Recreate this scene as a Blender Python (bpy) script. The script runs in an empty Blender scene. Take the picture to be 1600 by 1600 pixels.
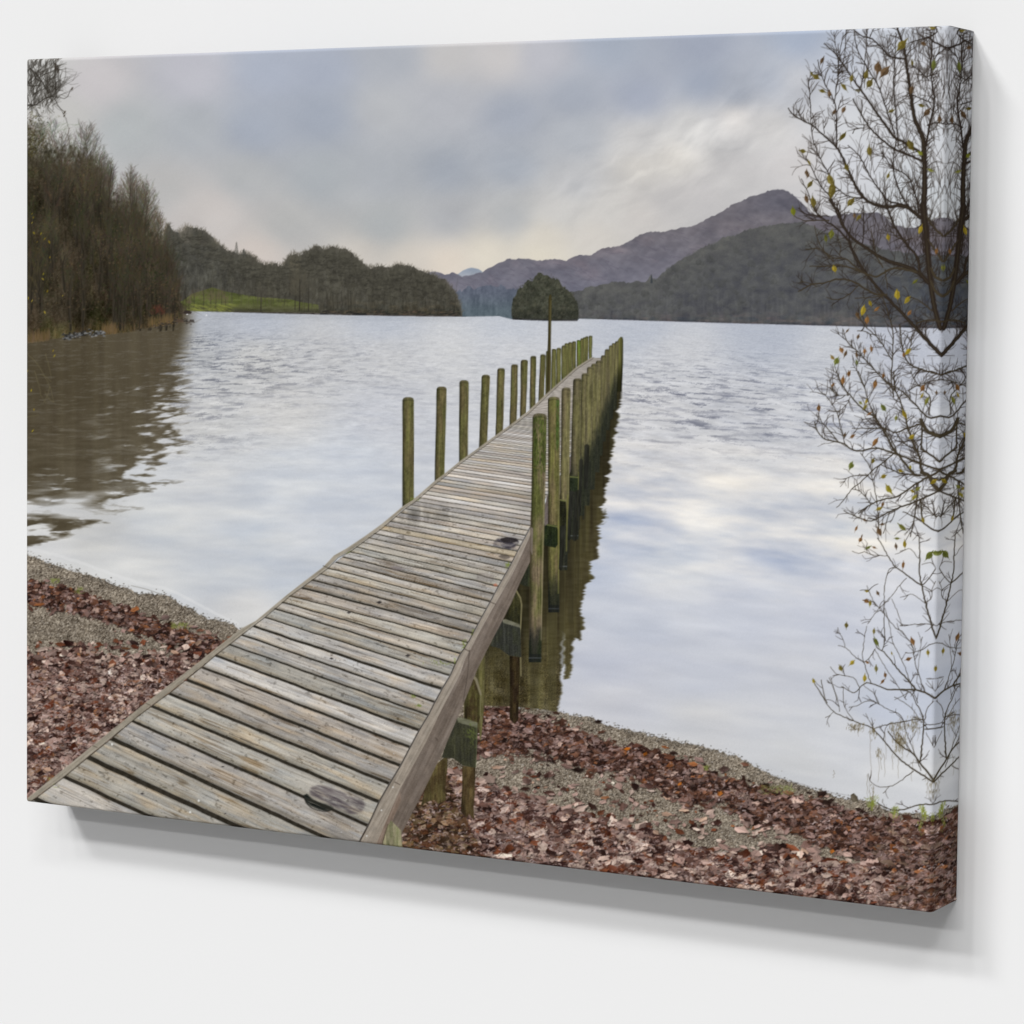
# A stretched canvas print on a white wall.  The picture on the canvas is painted by the code below
# (numpy only, no files), cut into the things it shows and laid on the canvas as coloured mesh.
import math, random, sys
import numpy as np
try:
    import bpy
except ImportError:
    bpy = None
F = np.float32
rnd = random.Random(7)
rng = np.random.default_rng(11)

# ------------------------------------------------------------------ the canvas and how the camera sees it
CW, CH, CD = 1.0, 0.76790, 0.06230            # metres: width, height, depth of the stretched canvas
CAM = (0.51430, -0.05890, 0.01030)            # yaw, pitch, roll
CPOS = np.array([1.9042, -0.2231, 2.3492])
CF, CSH = 4520.6447, -92.7811
def rot(y, p, r):
    cy, sy, cp, sp, cr, sr = math.cos(y), math.sin(y), math.cos(p), math.sin(p), math.cos(r), math.sin(r)
    return (np.array([[cy,0,sy],[0,1,0],[-sy,0,cy]]) @ np.array([[1,0,0],[0,cp,-sp],[0,sp,cp]])
            @ np.array([[cr,-sr,0],[sr,cr,0],[0,0,1]]))
RM = rot(*CAM)
# homography: canvas face (u right, v down, metres) <-> picture plane units used while painting
_m = np.stack([RM.T[:, 0], -RM.T[:, 1], -RM.T @ CPOS], 1)
HM = np.array([[CF, 0, -800], [0, -CF, -(800 + CSH)], [0, 0, -1]]) @ _m
HI = np.linalg.inv(HM)
def to_paint(u, v):
    a = HM @ np.stack([np.ravel(u), np.ravel(v), np.ones(np.size(u))])
    return (a[0]/a[2]).reshape(np.shape(u)), (a[1]/a[2]).reshape(np.shape(u))
def to_canvas(x, y):
    a = HI @ np.stack([np.ravel(x), np.ravel(y), np.ones(np.size(x))])
    return (a[0]/a[2]).reshape(np.shape(x)), (a[1]/a[2]).reshape(np.shape(x))

# ------------------------------------------------------------------ the painter
NX, NY = 1560, 1480
img = np.zeros((NY, NX, 3), F)
lab = np.zeros((NY, NX), np.int16)
YY, XX = np.mgrid[0:NY, 0:NX].astype(F) + F(.5)
UU, VV = [a.astype(F) for a in to_canvas(XX.astype(float), YY.astype(float))]
LABELS = ['printed_sky']
PARENT = {'printed_sky': None}
INSTANCE = [('printed_sky', None, None)]
def label(name, parent=None, text=None):
    INSTANCE.append((name, parent, text))
    return len(INSTANCE) - 1

TAB = rng.random((256, 256)).astype(F)
def vnoise(x, y, seed=0):
    x = np.asarray(x, F) + F(seed*17.31 + 100); y = np.asarray(y, F) + F(seed*9.77 + 100)
    xi = np.floor(x).astype(np.int32); yi = np.floor(y).astype(np.int32)
    fx = x - xi; fy = y - yi
    fx = fx*fx*(3 - 2*fx); fy = fy*fy*(3 - 2*fy)
    x0 = xi & 255; x1 = (xi + 1) & 255; y0 = yi & 255; y1 = (yi + 1) & 255
    a = TAB[y0, x0]; b = TAB[y0, x1]; c = TAB[y1, x0]; d = TAB[y1, x1]
    t = a + (b - a)*fx
    return (t + ((c + (d - c)*fx) - t)*fy)*2 - 1
def fbm(x, y, o=4, seed=0, gain=.5):
    s = 0; a = 1.; n = 0
    for i in range(o):
        s = s + a*vnoise(x*2**i, y*2**i, seed + i*3); n += a; a *= gain
    return s/n
def sm(a, b, x):
    t = np.clip((x - a)/(b - a), 0, 1); return t*t*(3 - 2*t)
def col(*c): return np.array(c, F)/255

def poly(pts, sub=4):
    """exact-in-x antialiased polygon cover: slice, cover"""
    p = np.asarray(pts, float)
    y0 = max(0, int(math.floor(p[:, 1].min()))); y1 = min(NY, int(math.ceil(p[:, 1].max())))
    x0 = max(0, int(math.floor(p[:, 0].min()))); x1 = min(NX, int(math.ceil(p[:, 0].max())) + 1)
    if y1 <= y0 or x1 <= x0: return None
    cov = np.zeros((y1 - y0, x1 - x0), F)
    q = np.roll(p, -1, 0)
    ex = np.arange(x0, x1)
    ax, ay, bx, by = p[:, 0], p[:, 1], q[:, 0], q[:, 1]
    for r in range(y1 - y0):
        for s in range(sub):
            y = y0 + r + (s + .5)/sub
            m = (ay <= y) != (by <= y)
            if not m.any(): continue
            xs = np.sort(ax[m] + (y - ay[m])*(bx[m] - ax[m])/(by[m] - ay[m]))
            for k in range(0, len(xs) - 1, 2):
                a, b = xs[k], xs[k + 1]
                i = max(0, int(a) - x0); j = min(x1 - x0, int(b) - x0 + 1)
                if j > i:
                    e = ex[i:j]
                    cov[r, i:j] += np.minimum(np.minimum(e + 1, b) - np.maximum(e, a), 1).clip(0)/sub
    return (slice(y0, y1), slice(x0, x1)), np.clip(cov, 0, 1)
def put(sl, cov, c, lb=None, thr=.5):
    if callable(c): c = c(XX[sl], YY[sl])
    c = np.asarray(c, F)
    img[sl] += (c - img[sl])*cov[..., None]
    if lb is not None: lab[sl][cov > thr] = lb
def fill(pts, c, lb=None, a=1., sub=4):
    r = poly(pts, sub)
    if r: put(r[0], r[1]*F(a), c, lb, .5*a)
def stroke(pts, w0, w1, c, a=1., lb=None):
    p = np.asarray(pts, float); n = len(p)
    if n < 2: return
    m = max(w0, w1)/2 + 1.5
    x0 = max(0, int(p[:, 0].min() - m)); x1 = min(NX, int(p[:, 0].max() + m) + 1)
    y0 = max(0, int(p[:, 1].min() - m)); y1 = min(NY, int(p[:, 1].max() + m) + 1)
    if x1 <= x0 or y1 <= y0: return
    cov = np.zeros((y1 - y0, x1 - x0), F)
    for i in range(n - 1):
        ax, ay = p[i]; bx, by = p[i + 1]
        wa = w0 + (w1 - w0)*i/(n - 1); wb = w0 + (w1 - w0)*(i + 1)/(n - 1)
        i0 = max(x0, int(min(ax, bx) - m)); i1 = min(x1, int(max(ax, bx) + m) + 1)
        j0 = max(y0, int(min(ay, by) - m)); j1 = min(y1, int(max(ay, by) + m) + 1)
        if i1 <= i0 or j1 <= j0: continue
        X = XX[j0:j1, i0:i1]; Y = YY[j0:j1, i0:i1]
        dx, dy = bx - ax, by - ay; L = dx*dx + dy*dy + 1e-9
        t = np.clip(((X - ax)*dx + (Y - ay)*dy)/L, 0, 1)
        d = np.sqrt((X - ax - t*dx)**2 + (Y - ay - t*dy)**2)
        w = wa + (wb - wa)*t
        cc = np.clip(np.maximum(w, 1)/2 + .5 - d, 0, 1)*np.minimum(w, 1)
        v = cov[j0 - y0:j1 - y0, i0 - x0:i1 - x0]
        np.maximum(v, cc, out=v)
    put((slice(y0, y1), slice(x0, x1)), cov*F(a), c, lb, .42)
def curve(pts, step=4., jit=0.):
    p = np.asarray(pts, float)
    if len(p) > 2:                                   # Catmull-Rom through the points
        P = np.vstack([2*p[0] - p[1], p, 2*p[-1] - p[-2]])
    else: P = None
    out = []
    for i in range(len(p) - 1):
        n = max(1, int(np.hypot(*(p[i + 1] - p[i]))/step))
        for k in range(n):
            t = k/n
            if P is None: q = p[i] + (p[i + 1] - p[i])*t
            else:
                a, b, c, d = P[i:i + 4]
                q = .5*((2*b) + (c - a)*t + (2*a - 5*b + 4*c - d)*t*t + (3*b - a - 3*c + d)*t**3)
            out.append(q + (np.array([rnd.gauss(0, jit), rnd.gauss(0, jit)]) if jit else 0))
    out.append(p[-1])
    return np.array(out)
def rough(pts, amp, step=5., closed_from=None, seed=0, kind='bump'):
    """densify an outline and make it uneven like a line of crowns"""
    c = curve(pts, step) if kind != 'lin' else np.vstack([np.linspace(pts[i], pts[i+1], max(2, int(np.hypot(pts[i+1][0]-pts[i][0], pts[i+1][1]-pts[i][1])/step)), endpoint=False) for i in range(len(pts)-1)] + [[pts[-1]]])
    n = len(c); s = np.arange(n)
    r = np.random.default_rng(seed)
    k = np.convolve(r.normal(0, 1, n + 6), [.25, .5, 1, .5, .25], 'same')[:n]*.6 + r.normal(0, .6, n)
    c = c.copy(); c[:, 1] -= amp*k
    return c
def shepard(pts, sig=70., p=2.):
    """smooth colour field through control points (x, y, (r,g,b))"""
    S = 8
    xs = XX[::S, ::S]; ys = YY[::S, ::S]
    num = np.zeros(xs.shape + (3,)); den = np.zeros(xs.shape)
    for x, y, c in pts:
        d = ((xs - x)**2 + ((ys - y)*1.25)**2)/sig**2
        w = 1/(d + .12)**p
        num += w[..., None]*np.array(c)/255.; den += w
    f = num/den[..., None]
    gy = np.clip((YY[:, 0] - ys[0, 0])/S, 0, f.shape[0] - 1.001); gx = np.clip((XX[0] - xs[0, 0])/S, 0, f.shape[1] - 1.001)
    iy = gy.astype(int); ix = gx.astype(int); fy = (gy - iy)[:, None, None]; fx = (gx - ix)[None, :, None]
    a = f[iy][:, ix]; b = f[iy][:, ix + 1]; c_ = f[iy + 1][:, ix]; d_ = f[iy + 1][:, ix + 1]
    return ((a*(1 - fx) + b*fx)*(1 - fy) + (c_*(1 - fx) + d_*fx)*fy).astype(F)

# ---- sky
SKY = [(60,120,(202,202,200)),(150,130,(199,195,197)),(300,120,(192,192,200)),(420,110,(175,182,197)),(500,110,(172,179,194)),
(620,90,(180,184,192)),(700,90,(196,194,194)),(780,90,(201,198,198)),(850,90,(186,187,195)),(950,75,(172,180,194)),(1100,65,(165,172,188)),
(1250,60,(172,182,200)),(1400,60,(194,199,208)),(1490,60,(200,203,210)),(100,180,(193,192,190)),(200,200,(182,186,188)),(300,200,(181,185,190)),(400,200,(172,179,192)),
(500,180,(170,177,190)),(600,170,(187,189,193)),(700,160,(186,188,194)),(800,180,(170,176,188)),(900,150,(172,178,190)),(1000,150,(165,172,188)),
(1100,130,(166,174,190)),(1150,150,(174,180,192)),(1200,120,(178,184,196)),(1250,130,(192,194,200)),(250,300,(188,187,186)),(380,280,(183,185,187)),
(500,280,(176,181,186)),(600,280,(177,181,187)),(700,270,(168,174,184)),(800,260,(172,178,188)),(900,215,(183,187,194)),(1000,220,(200,199,199)),
(1080,200,(206,205,204)),(1150,180,(214,210,207)),(1200,200,(209,207,206)),(1240,260,(206,203,203)),(1050,250,(215,211,205)),(1000,262,(215,211,205)),
(900,290,(190,191,194)),(300,350,(197,191,188)),(335,330,(206,199,195)),(450,350,(185,185,184)),(600,350,(178,182,184)),(700,340,(180,182,186)),
(800,340,(187,189,191)),(880,330,(206,204,201)),(950,330,(207,204,200)),(1050,320,(201,198,197)),(1150,280,(199,197,197)),(400,398,(208,197,189)),
(560,402,(206,199,190)),(640,412,(216,207,195)),(700,412,(227,214,198)),(760,398,(226,217,200)),(842,398,(232,223,203)),(850,375,(222,214,200)),
(930,370,(213,207,199)),(1000,340,(206,201,197)),(1100,310,(200,197,197)),(1350,200,(208,210,214)),(1450,200,(204,207,212)),(1440,300,(202,208,214)),(1490,260,(206,208,212)),(1490,330,(204,208,212)),
(1400,120,(207,208,212)),(1330,260,(206,208,214)),(1300,100,(190,196,208))]
sky = shepard(SKY, 60, 1.7)
sky = (sky.mean(2, keepdims=True) + (sky - sky.mean(2, keepdims=True))*.80)
sky = sky + (sky - .74)*.22*(YY < 330)[..., None]*sm(330, 250, YY)[..., None] - F(.012)
wob = fbm(XX/60, YY/44, 4, 15); wsp = np.clip(fbm((XX + YY*1.5)/30 + wob*1.3, (YY*1.2 - XX*.4)/52, 4, 17), -.3, 1)
qx = XX*.55 + YY*.83; qy = YY*.62 - XX*.45            # streaks run up to the right
n1 = fbm(qx/190 - XX/260, qy/60, 4, 1) + .4*fbm(XX/230, YY/90, 4, 5)
n2 = fbm((XX + YY*.9)/46, (YY*1.1 - XX*.2)/95, 4, 9)
w_lit = np.exp(-(((XX - 1110)/170)**2 + ((YY - 215 + (XX - 1110)*.45)/62)**2))
sky += (n1*.034)[..., None]*np.array([1, .95, .85], F)
sky += (np.clip(n2, -1, 1)*(.014 + .085*w_lit))[..., None]*np.array([1, .97, .92], F)
sky += (wsp*(.03*np.exp(-(((XX - 960)/330)**2) - ((YY - 270)/110)**2) + .055*w_lit))[..., None]*np.array([1, .97, .9], F)
img[:] = sky
img += (rng.normal(0, .0045, (NY, NX)).astype(F))[..., None]
L_SKY = 0

def crown(x, y, rx, ry, c, n=70, lb=None, a=.5, up=.8):
    """a bare crown: many fine branches from the foot of an ellipse to points spread over it"""
    for _ in range(n):
        t = rnd.uniform(-math.pi, math.pi); r = math.sqrt(rnd.uniform(.05, 1))*rnd.uniform(.9, 1.06)
        ex, ey = x + rx*r*math.cos(t), y + ry*r*math.sin(t)
        k = rnd.uniform(.25, .6); bx, by = x + (ex - x)*(1 - k) + rnd.gauss(0, 1), ey + (y + ry*.9 - ey)*k
        stroke(curve([(bx, by), ((bx + ex)/2 + rnd.gauss(0, 1.5), (by + ey)/2 + rnd.gauss(0, 1)), (ex, ey)], 5), 1.0, .5, col(*c), a*rnd.uniform(.5, 1.1), lb)

# ---- far mountains
def tex(base, *terms):
    def f(X, Y):
        c = np.zeros(X.shape + (3,), F) + col(*base)
        for t in terms: c = c + t(X, Y)
        return c
    return f
def nz(sx, sy, amp, seed, o=4, tint=(1, 1, 1)):
    t = np.array(tint, F)
    return lambda X, Y: (fbm(X/sx, Y/sy, o, seed)*amp)[..., None]*t
def grain(amp):
    return lambda X, Y: (rng.normal(0, amp, X.shape).astype(F))[..., None]
def down(y0, y1, c):          # aerial tint that grows between two heights of the picture
    cc = np.array(c, F)/255
    return lambda X, Y: sm(y0, y1, Y)[..., None]*cc
L_PEAK = label('printed_far_peak')
fill(rough([(700,440),(717,427),(727,421),(737,418),(745,420),(752,423),(775,440)], .5, 3, seed=1), tex((146,156,170), nz(9,5,.05,3), down(420,436,(20,14,8))), L_PEAK)
L_MOUNT = label('printed_mountain', text='purple brown mountain ridge with a rocky summit')
ridge = [(655,424),(667,425),(682,425),(695,429),(709,426),(722,431),(747,427),(762,420),(785,409),(797,405),(831,405),(844,409),(857,405),(888,405),
(905,398),(922,399),(942,388),(965,385),(996,369),(1020,362),(1036,362),(1060,357),(1084,352),(1117,336),(1144,320),(1160,313),(1178,305),(1196,300),
(1215,296),(1228,298),(1236,302),(1251,314),(1266,331),(1285,338),(1300,337),(1317,334),(1350,333),(1376,334),(1388,343),(1400,353),(1417,355),(1440,352),(1455,345),(1473,339),(1490,342)]
r_ = np.vstack([rough(ridge, .9, 3.2, seed=2), [(1540,520),(655,520)]])
def mount(X, Y):
    c = np.zeros(X.shape + (3,), F) + col(108,103,112)
    k = sm(300, 345, Y + (X - 1215)*.0)
    c = c + ((1 - k)*.0)[..., None]
    c = c + sm(345, 470, Y)[..., None]*col(2,6,14)*1.
    r1 = fbm(X/34 + Y/40, Y/15 - X/60, 5, 21); r2 = fbm(X/9, Y/5, 4, 22)
    c = c + (r1*.05)[..., None]*np.array([1.0, .9, .8], F) + (r2*.035)[..., None]
    d = sm(1130, 1215, X)*(1 - sm(320, 350, Y)); c = c - (d*.04)[..., None]*np.array([1.1, .85, .5], F)
    rib = np.clip(fbm((X + Y*.8)/13, (Y - X*.35)/26, 4, 24), -.2, 1); c = c + (rib*.035)[..., None]
    rust = np.clip(fbm(X/40, Y/18, 4, 25) - .05, 0, 1)*sm(330, 400, Y); c = c + (rust*.08)[..., None]*np.array([1, .5, .35], F)
    return c
fill(r_, mount, L_MOUNT)
for _ in range(150):
    x = rnd.uniform(680, 1250); i = np.interp(x, [p[0] for p in ridge], [p[1] for p in ridge])
    y = i + rnd.uniform(2, 40); L = rnd.uniform(4, 16)
    stroke([(x, y), (x + L, y + rnd.uniform(1, 8))], .6, 1.4, col(86,80,98), .35)
L_FAR = label('printed_far_forest'); L_FAR2 = label('printed_far_forest')
ff = np.vstack([rough([(706,462),(716,452),(735,450),(760,447),(775,449),(800,451),(850,458),(900,462),(940,470)], 2.2, 3, seed=3), [(940,505),(706,497)]])
fill(ff, tex((93,99,113), nz(5,16,.06,31), nz(3,4,.04,33), down(450,492,(-4,2,-4)), grain(.008)), L_FAR)
L_HILL = label('printed_wooded_hill', text='dark hazy wooded hillside below the mountain')
hl = [(885,458),(905,453),(939,445),(962,440),(985,441),(1009,440),(1014,433),(1018,430),(1022,436),(1032,430),(1050,415),(1084,396),(1100,386),(1117,378),(1151,364),(1175,358),(1202,352.5),(1229,349),(1254,350),(1276,357),(1320,372),(1360,383),(1400,393),(1440,398),(1490,400),(1540,402)]
hp = np.vstack([rough(hl, 1.5, 3, seed=4), [(1540,515),(1320,509.5),(1131,504.5),(885,497.3)]])
def hill(X, Y):
    c = np.zeros(X.shape + (3,), F) + col(82,83,86)
    cr = fbm(X/14, Y/9, 4, 41); c = c + (cr*.06)[..., None]*np.array([1, 1, .75], F)
    st = fbm(X/3.2, Y/22, 3, 43); c = c + (st*.035*sm(430, 480, Y))[..., None]
    top = 1 - sm(0, 70, Y - np.interp(X, [p[0] for p in hl], [p[1] for p in hl]).astype(F))
    c = c + (top*.03)[..., None]*np.array([1, .9, .4], F)
    c = c + (sm(480, 505, Y)*(fbm(X/12, Y/4, 4, 45)*.09 + .02))[..., None]*np.array([1, .6, .4], F)
    c = c - (sm(499, 507, Y - (X - 1131)*.026)*.08)[..., None]
    c = c - (sm(1330, 1480, X)*.05)[..., None]*np.array([1, .8, .5], F)
    return c + rng.normal(0, .009, X.shape).astype(F)[..., None]
fill(hp, hill, L_HILL)
for _ in range(520):          # crowns stepping up the hillside
    x = rnd.uniform(900, 1475); top = np.interp(x, [p[0] for p in hl], [p[1] for p in hl]); y = rnd.uniform(top + 2, 500)
    s = rnd.uniform(3, 7) ; g = rnd.uniform(-.05, .05)
    a = np.linspace(0, 2*math.pi, 9)[:-1]
    pp = [(x + s*math.cos(t)*(1 + rnd.uniform(-.25, .25)), y + s*.9*math.sin(t)*(1 + rnd.uniform(-.25, .25))) for t in a]
    fill(pp, lambda X, Y, x=x, y=y, s=s, g=g: (col(84,85,84) + g)[None, None] - (np.clip((Y - y)/s, -1, 1)*.035)[..., None] + (fbm(X/2.4, Y/2.4, 2, 47)*.04)[..., None], None, .38, 2)
stroke([(1018,441),(1018,430)], 4, 1, col(62,66,70))
L_ISLAND = label('printed_island', text='small round wooded island in the lake')
isl = [(801,499),(799,488),(801,474),(805,464),(810,454),(816,447),(824,441),(830,436),(838,430),(846,428),(852,432),(858,430),(866,433),(876,444),(884,452),(892,459),(899,468),(903,480),(904,492),(902,501)]
ip = np.vstack([rough(isl, 2.3, 2.4, seed=15), [(901.5,501.5),(802,499.5)]])
fill(ip, tex((68,70,56), nz(7,7,.08,51,4,(1,1,.8)), nz(2.2,2.6,.07,52), down(470,500,(-12,-12,-8)), grain(.012)), L_ISLAND)
for _ in range(420):
    x = rnd.uniform(803, 902); t = np.interp(x, [q[0] for q in isl[3:]], [q[1] for q in isl[3:]]); y = rnd.uniform(t - 1.5, 497); q = rnd.uniform(1, 3)
    c = rnd.choice([(80,80,62),(92,90,70),(52,55,45),(44,46,39),(74,70,58),(60,62,48)])
    if rnd.random() < .5: crown(x, y, q*1.6, q*1.5, c, 5, L_ISLAND if y > t + 2 else None, .45)
    else: stroke([(x, y), (x + rnd.gauss(0, 1.5), y - rnd.uniform(2, 6))], 1, .6, col(*c), .45)
fill([(801,497),(830,498.5),(870,499.5),(903,499),(903,502),(870,501.8),(801,499.8)], tex((52,50,50), nz(5,2,.12,53)), L_ISLAND)

# ---- far shore woods and meadow
L_MEADOW = label('printed_meadow', text='bright green meadow sloping to the lake')
fill([(265,466),(292,452),(330,440),(352,445),(380,451),(400,454),(430,456),(450,458),(465,462),(505,466),(540,482),(540,490),(430,489.5),(290,490),(270,495)],
     tex((88,95,52), nz(40,5,.08,61,4,(1,1,.5)), nz(8,3,.05,62), down(468,489,(-14,-22,4)), grain(.012)), L_MEADOW)
L_SHORE = label('printed_far_wood', text='bare grey wood along the far shore')
w2 = [(255,380),(262,352),(270,362),(280,362),(292,356),(305,357),(312,358),(318,360),(326,367),(334,374),(341,382),(348,385),(355,391),(366,396),(375,396),(387,396),(396,402),(405,410),(418,412),(430,413),(442,414),(449,404),(456,396),(462,394),(468,397),(474,394),(482,391),(490,386),(496,385),(503,389),(512,387),(522,386),(532,390),(540,390),(548,395),(555,400),(560,405),(566,410),(572,416),(584,417),(595,415),(602,419),(610,419),(618,414),(625,414),(634,416),(642,417),(650,421),(657,425),(666,426),(675,427),(687,435),(695,440),(702,446),(708,452),(712,459),(716,467),(719,476),(721,486),(721,494)]
wp = np.vstack([rough(w2, 1.5, 2.2, seed=6), [(721,494.5),(640,493.5),(560,492),(500,490),(497,476),(470,472),(455,468),(430,466),(400,463.5),(378,460),(350,455),(332,449),(300,459),(285,470),(255,480)]])
def farwood(X, Y):
    c = np.zeros(X.shape + (3,), F) + col(76,73,62)
    mid = np.exp(-((X - 515)/62)**2)
    c = c + (mid*.012)[..., None]
    c = c + ((1 - sm(330, 420, X))*.022)[..., None]*np.array([.5, .8, 1.3], F)
    c = c + (fbm(X/9, Y/12, 4, 71)*.07)[..., None]*np.array([1, 1, .8], F)
    c = c + (fbm(X/3.2, Y/7, 3, 72)*.06)[..., None]
    c = c + (sm(455, 492, Y)*np.clip(fbm(X/16, Y/5, 4, 73), -.2, 1)*.12)[..., None]*np.array([1, .7, .3], F)
    c = c - (sm(470, 490, Y)*.04)[..., None]
    return c + rng.normal(0, .013, X.shape).astype(F)[..., None]
fill(wp, farwood, L_SHORE)
# pale round crowns and conifers that stand out of the skyline
C2 = curve(w2, 3.)
for _ in range(1500):         # twiggy outline
    p = C2[rnd.randrange(len(C2))]; yy = p[1] + rnd.uniform(-1, 5)
    stroke([(p[0], yy), (p[0] + rnd.gauss(0, 2.2), yy - rnd.uniform(2, 5.5))], 1, .5, col(*rnd.choice([(92,88,78),(78,74,64),(104,98,86)])), .5, L_SHORE)
crown(290,364,14,18,(118,111,98), 190, L_SHORE, .42)
crown(318,374,14,13,(74,70,62), 150, L_SHORE, .5); crown(336,380,9,11,(96,90,76), 60, L_SHORE, .5)
crown(396,405,10,9,(84,79,68), 60, L_SHORE, .6); crown(460,412,12,17,(104,97,78), 130, L_SHORE, .55)
for x, y, h in ((369.5,396,19),(381,398,10)):
    for k in range(16):
        yy = y - h*k/16; w = (k/16)*0 + (1 - k/16)*(3.4 if k % 3 else 2) + .4
        stroke([(x - w, yy + 1.6), (x, yy), (x + w, yy + 1.6)], .8, .8, col(70,70,64), .6, L_SHORE)
for _ in range(900):          # crowns standing in front of one another
    x = rnd.uniform(262, 716); t_ = np.interp(x, [q[0] for q in w2], [q[1] for q in w2]); y = t_ + 4 + abs(rnd.gauss(0, 1))*24
    if y > 468: continue
    q_ = rnd.uniform(3.5, 7); g_ = rnd.uniform(.86, 1.14)
    crown(x, y, q_, q_*1.25, (84*g_, 81*g_, 68*g_), 10, None, .32); stroke([(x - q_*.8, y + q_*1.1), (x, y + q_*1.4), (x + q_*.8, y + q_*1.1)], 2, 1.4, col(52,50,43), .3)
for _ in range(260):          # trunks and bright gaps between them
    x = rnd.uniform(290, 715); y1 = rnd.uniform(476, 492) - (12 if x < 470 else 0) - (12 if x < 360 else 0); h = rnd.uniform(12, 46)
    c = rnd.choice([(52,50,42),(60,56,46),(88,84,68),(78,74,62),(96,92,76)])
    stroke(curve([(x, y1), (x + rnd.gauss(0, 1), y1 - h/2), (x + rnd.gauss(0, 3), y1 - h)], 8), rnd.uniform(.7, 1.4), .5, col(*c), .38, None)
def lonetree(x, y, h, s, c=(80,76,64), n=90, a=.4):
    stroke([(x, y), (x + .5, y - h*.5), (x, y - h*.7)], s, s*.5, col(54,50,42), .9)
    crown(x, y - h*.66, h*.26, h*.36, c, n, None, a)
lonetree(407.5,487,48,1.8); lonetree(461,484,60,1.5,(88,82,66),90); lonetree(468,485,70,2.2,(88,82,66),130); lonetree(482,486,60,1.7)
for x, y, h in ((318,483,36),(329,481,30),(337,484,38),(303,479,34),(346,478,30),(352,482,24),(295,484,26)): lonetree(x, y, h, 1.1, (96,84,70), 60, .32)
for _ in range(120): x = rnd.uniform(292, 360); y = rnd.uniform(474, 487); stroke([(x, y), (x + rnd.uniform(4, 16), y + rnd.uniform(1, 5))], 1, .8, col(150,156,70), .3)
for x, y in ((511,490),(520,490),(548,489),(534,490)): stroke(curve([(x, y), (x + .6, y - 16), (x - .5, y - 34)], 5, .4), 2, 1.2, col(54,51,42), .5)
for _ in range(260):          # reddish undergrowth and stones along the waterline
    x = rnd.uniform(500, 712); y = rnd.uniform(486, 493); stroke([(x, y), (x + rnd.uniform(2, 8), y - rnd.uniform(0, 1.5))], 1.4, 1, col(*rnd.choice([(104,82,66),(58,54,48),(88,80,58),(40,40,38)])), .6)
fill([(285,489),(360,487.5),(430,488),(500,489),(560,490.5),(640,492.3),(721,493),(722,495.5),(640,494.5),(560,493),(430,490.6),(285,491)], tex((72,66,62), nz(7,1.6,.16,75)), L_SHORE)
for x in (505, 556, 566, 297): fill([(x - 7, 492.5), (x - 4, 489.5), (x + 5, 489), (x + 9, 492.8)], col(40,40,40), None, .9)

# ---- lake
L_LAKE = label('printed_lake', text='pale rippled lake water reflecting the cloudy sky')
lake = [(30,530),(41,529),(80,524),(112,520),(162,517),(205,512),(237,504),(270,498),(285,486),(290,486),(430,490),(560,493),(640,494.3),(721,495),(780,494),(802,499.5),(850,501.5),(902,501.5),(905,498),(1131,505),(1320,510),(1470,513.5),(1540,515),(1540,1300),(30,1300)]
WAT = [(330,510,(178,184,196)),(400,500,(184,191,206)),(600,500,(189,196,210)),(800,507,(196,202,214)),(1000,510,(188,195,210)),(1200,515,(182,190,207)),(1400,525,(190,196,212)),
(300,535,(186,188,190)),(400,560,(203,203,202)),(500,560,(200,201,204)),(600,560,(206,207,210)),(700,560,(212,213,216)),(800,550,(208,210,216)),(1050,560,(207,209,215)),(1300,560,(202,206,215)),
(300,650,(208,208,208)),(450,640,(214,213,212)),(600,650,(205,208,217)),(1000,640,(213,213,216)),(1150,650,(203,205,212)),(1300,640,(206,209,217)),(1400,700,(208,212,222)),
(300,750,(213,215,218)),(450,750,(207,213,222)),(550,720,(203,210,222)),(250,820,(208,212,216)),(400,850,(206,212,220)),(500,820,(202,209,221)),(150,830,(206,206,204)),(350,900,(205,210,217)),(450,900,(197,204,215)),(380,950,(216,215,214)),(200,890,(211,213,215)),(60,860,(216,216,216)),
(1000,740,(223,221,221)),(1150,740,(225,223,222)),(1300,760,(227,225,224)),(1000,820,(201,207,222)),(1100,830,(216,219,226)),(1200,820,(223,223,225)),(1350,830,(226,225,223)),(950,880,(197,205,223)),(1050,880,(206,212,223)),(1200,880,(207,212,225)),(1350,900,(211,215,227)),
(1000,960,(195,202,219)),(1150,960,(200,206,222)),(1300,960,(200,206,223)),(950,1050,(196,201,217)),(1100,1050,(200,205,219)),(1250,1050,(206,209,219)),(1400,1100,(197,205,223)),(950,1100,(206,207,215)),(1100,1130,(208,209,213)),(1300,1150,(208,211,219)),(1250,1200,(205,207,211)),(1400,1230,(214,216,220))]
wat = shepard(WAT, 65, 1.8)
wat = (wat.mean(2, keepdims=True) + (wat - wat.mean(2, keepdims=True))*.70)*F(.972)
VH = float(to_canvas(np.array([720.]), np.array([494.]))[1][0]) - .006      # the horizon of the picture
DV = np.maximum(VV - F(VH), F(.004))
WX = (UU - F(.52))/(DV + F(.02)); WY = np.log(DV + F(.02))
r1 = fbm(WX*9, WY*42, 4, 81); r2 = fbm(WX*3.2 + WY*1.4, WY*15, 4, 85); r3 = fbm(WX*21, WY*95, 3, 88)
r4 = fbm(WX*4.5 - WY*.8, WY*26, 3, 91)
near = sm(.02, .10, DV)
def gz(x, y, rx, ry): return np.exp(-((XX - x)/rx)**2 - ((YY - y)/ry)**2)
rs_ = fbm(WX*6.5 + WY*.9, WY*58, 4, 81) + .35*r3; rt_ = fbm(WX*3.6 - WY*.5, WY*30, 3, 83)
ridg = (.75*sm(.02, .5, rs_) + .55*sm(.8, 1, 1 - np.abs(rs_ - .1)*3))*(.55 + .8*sm(-.35, .35, rt_))
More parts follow.
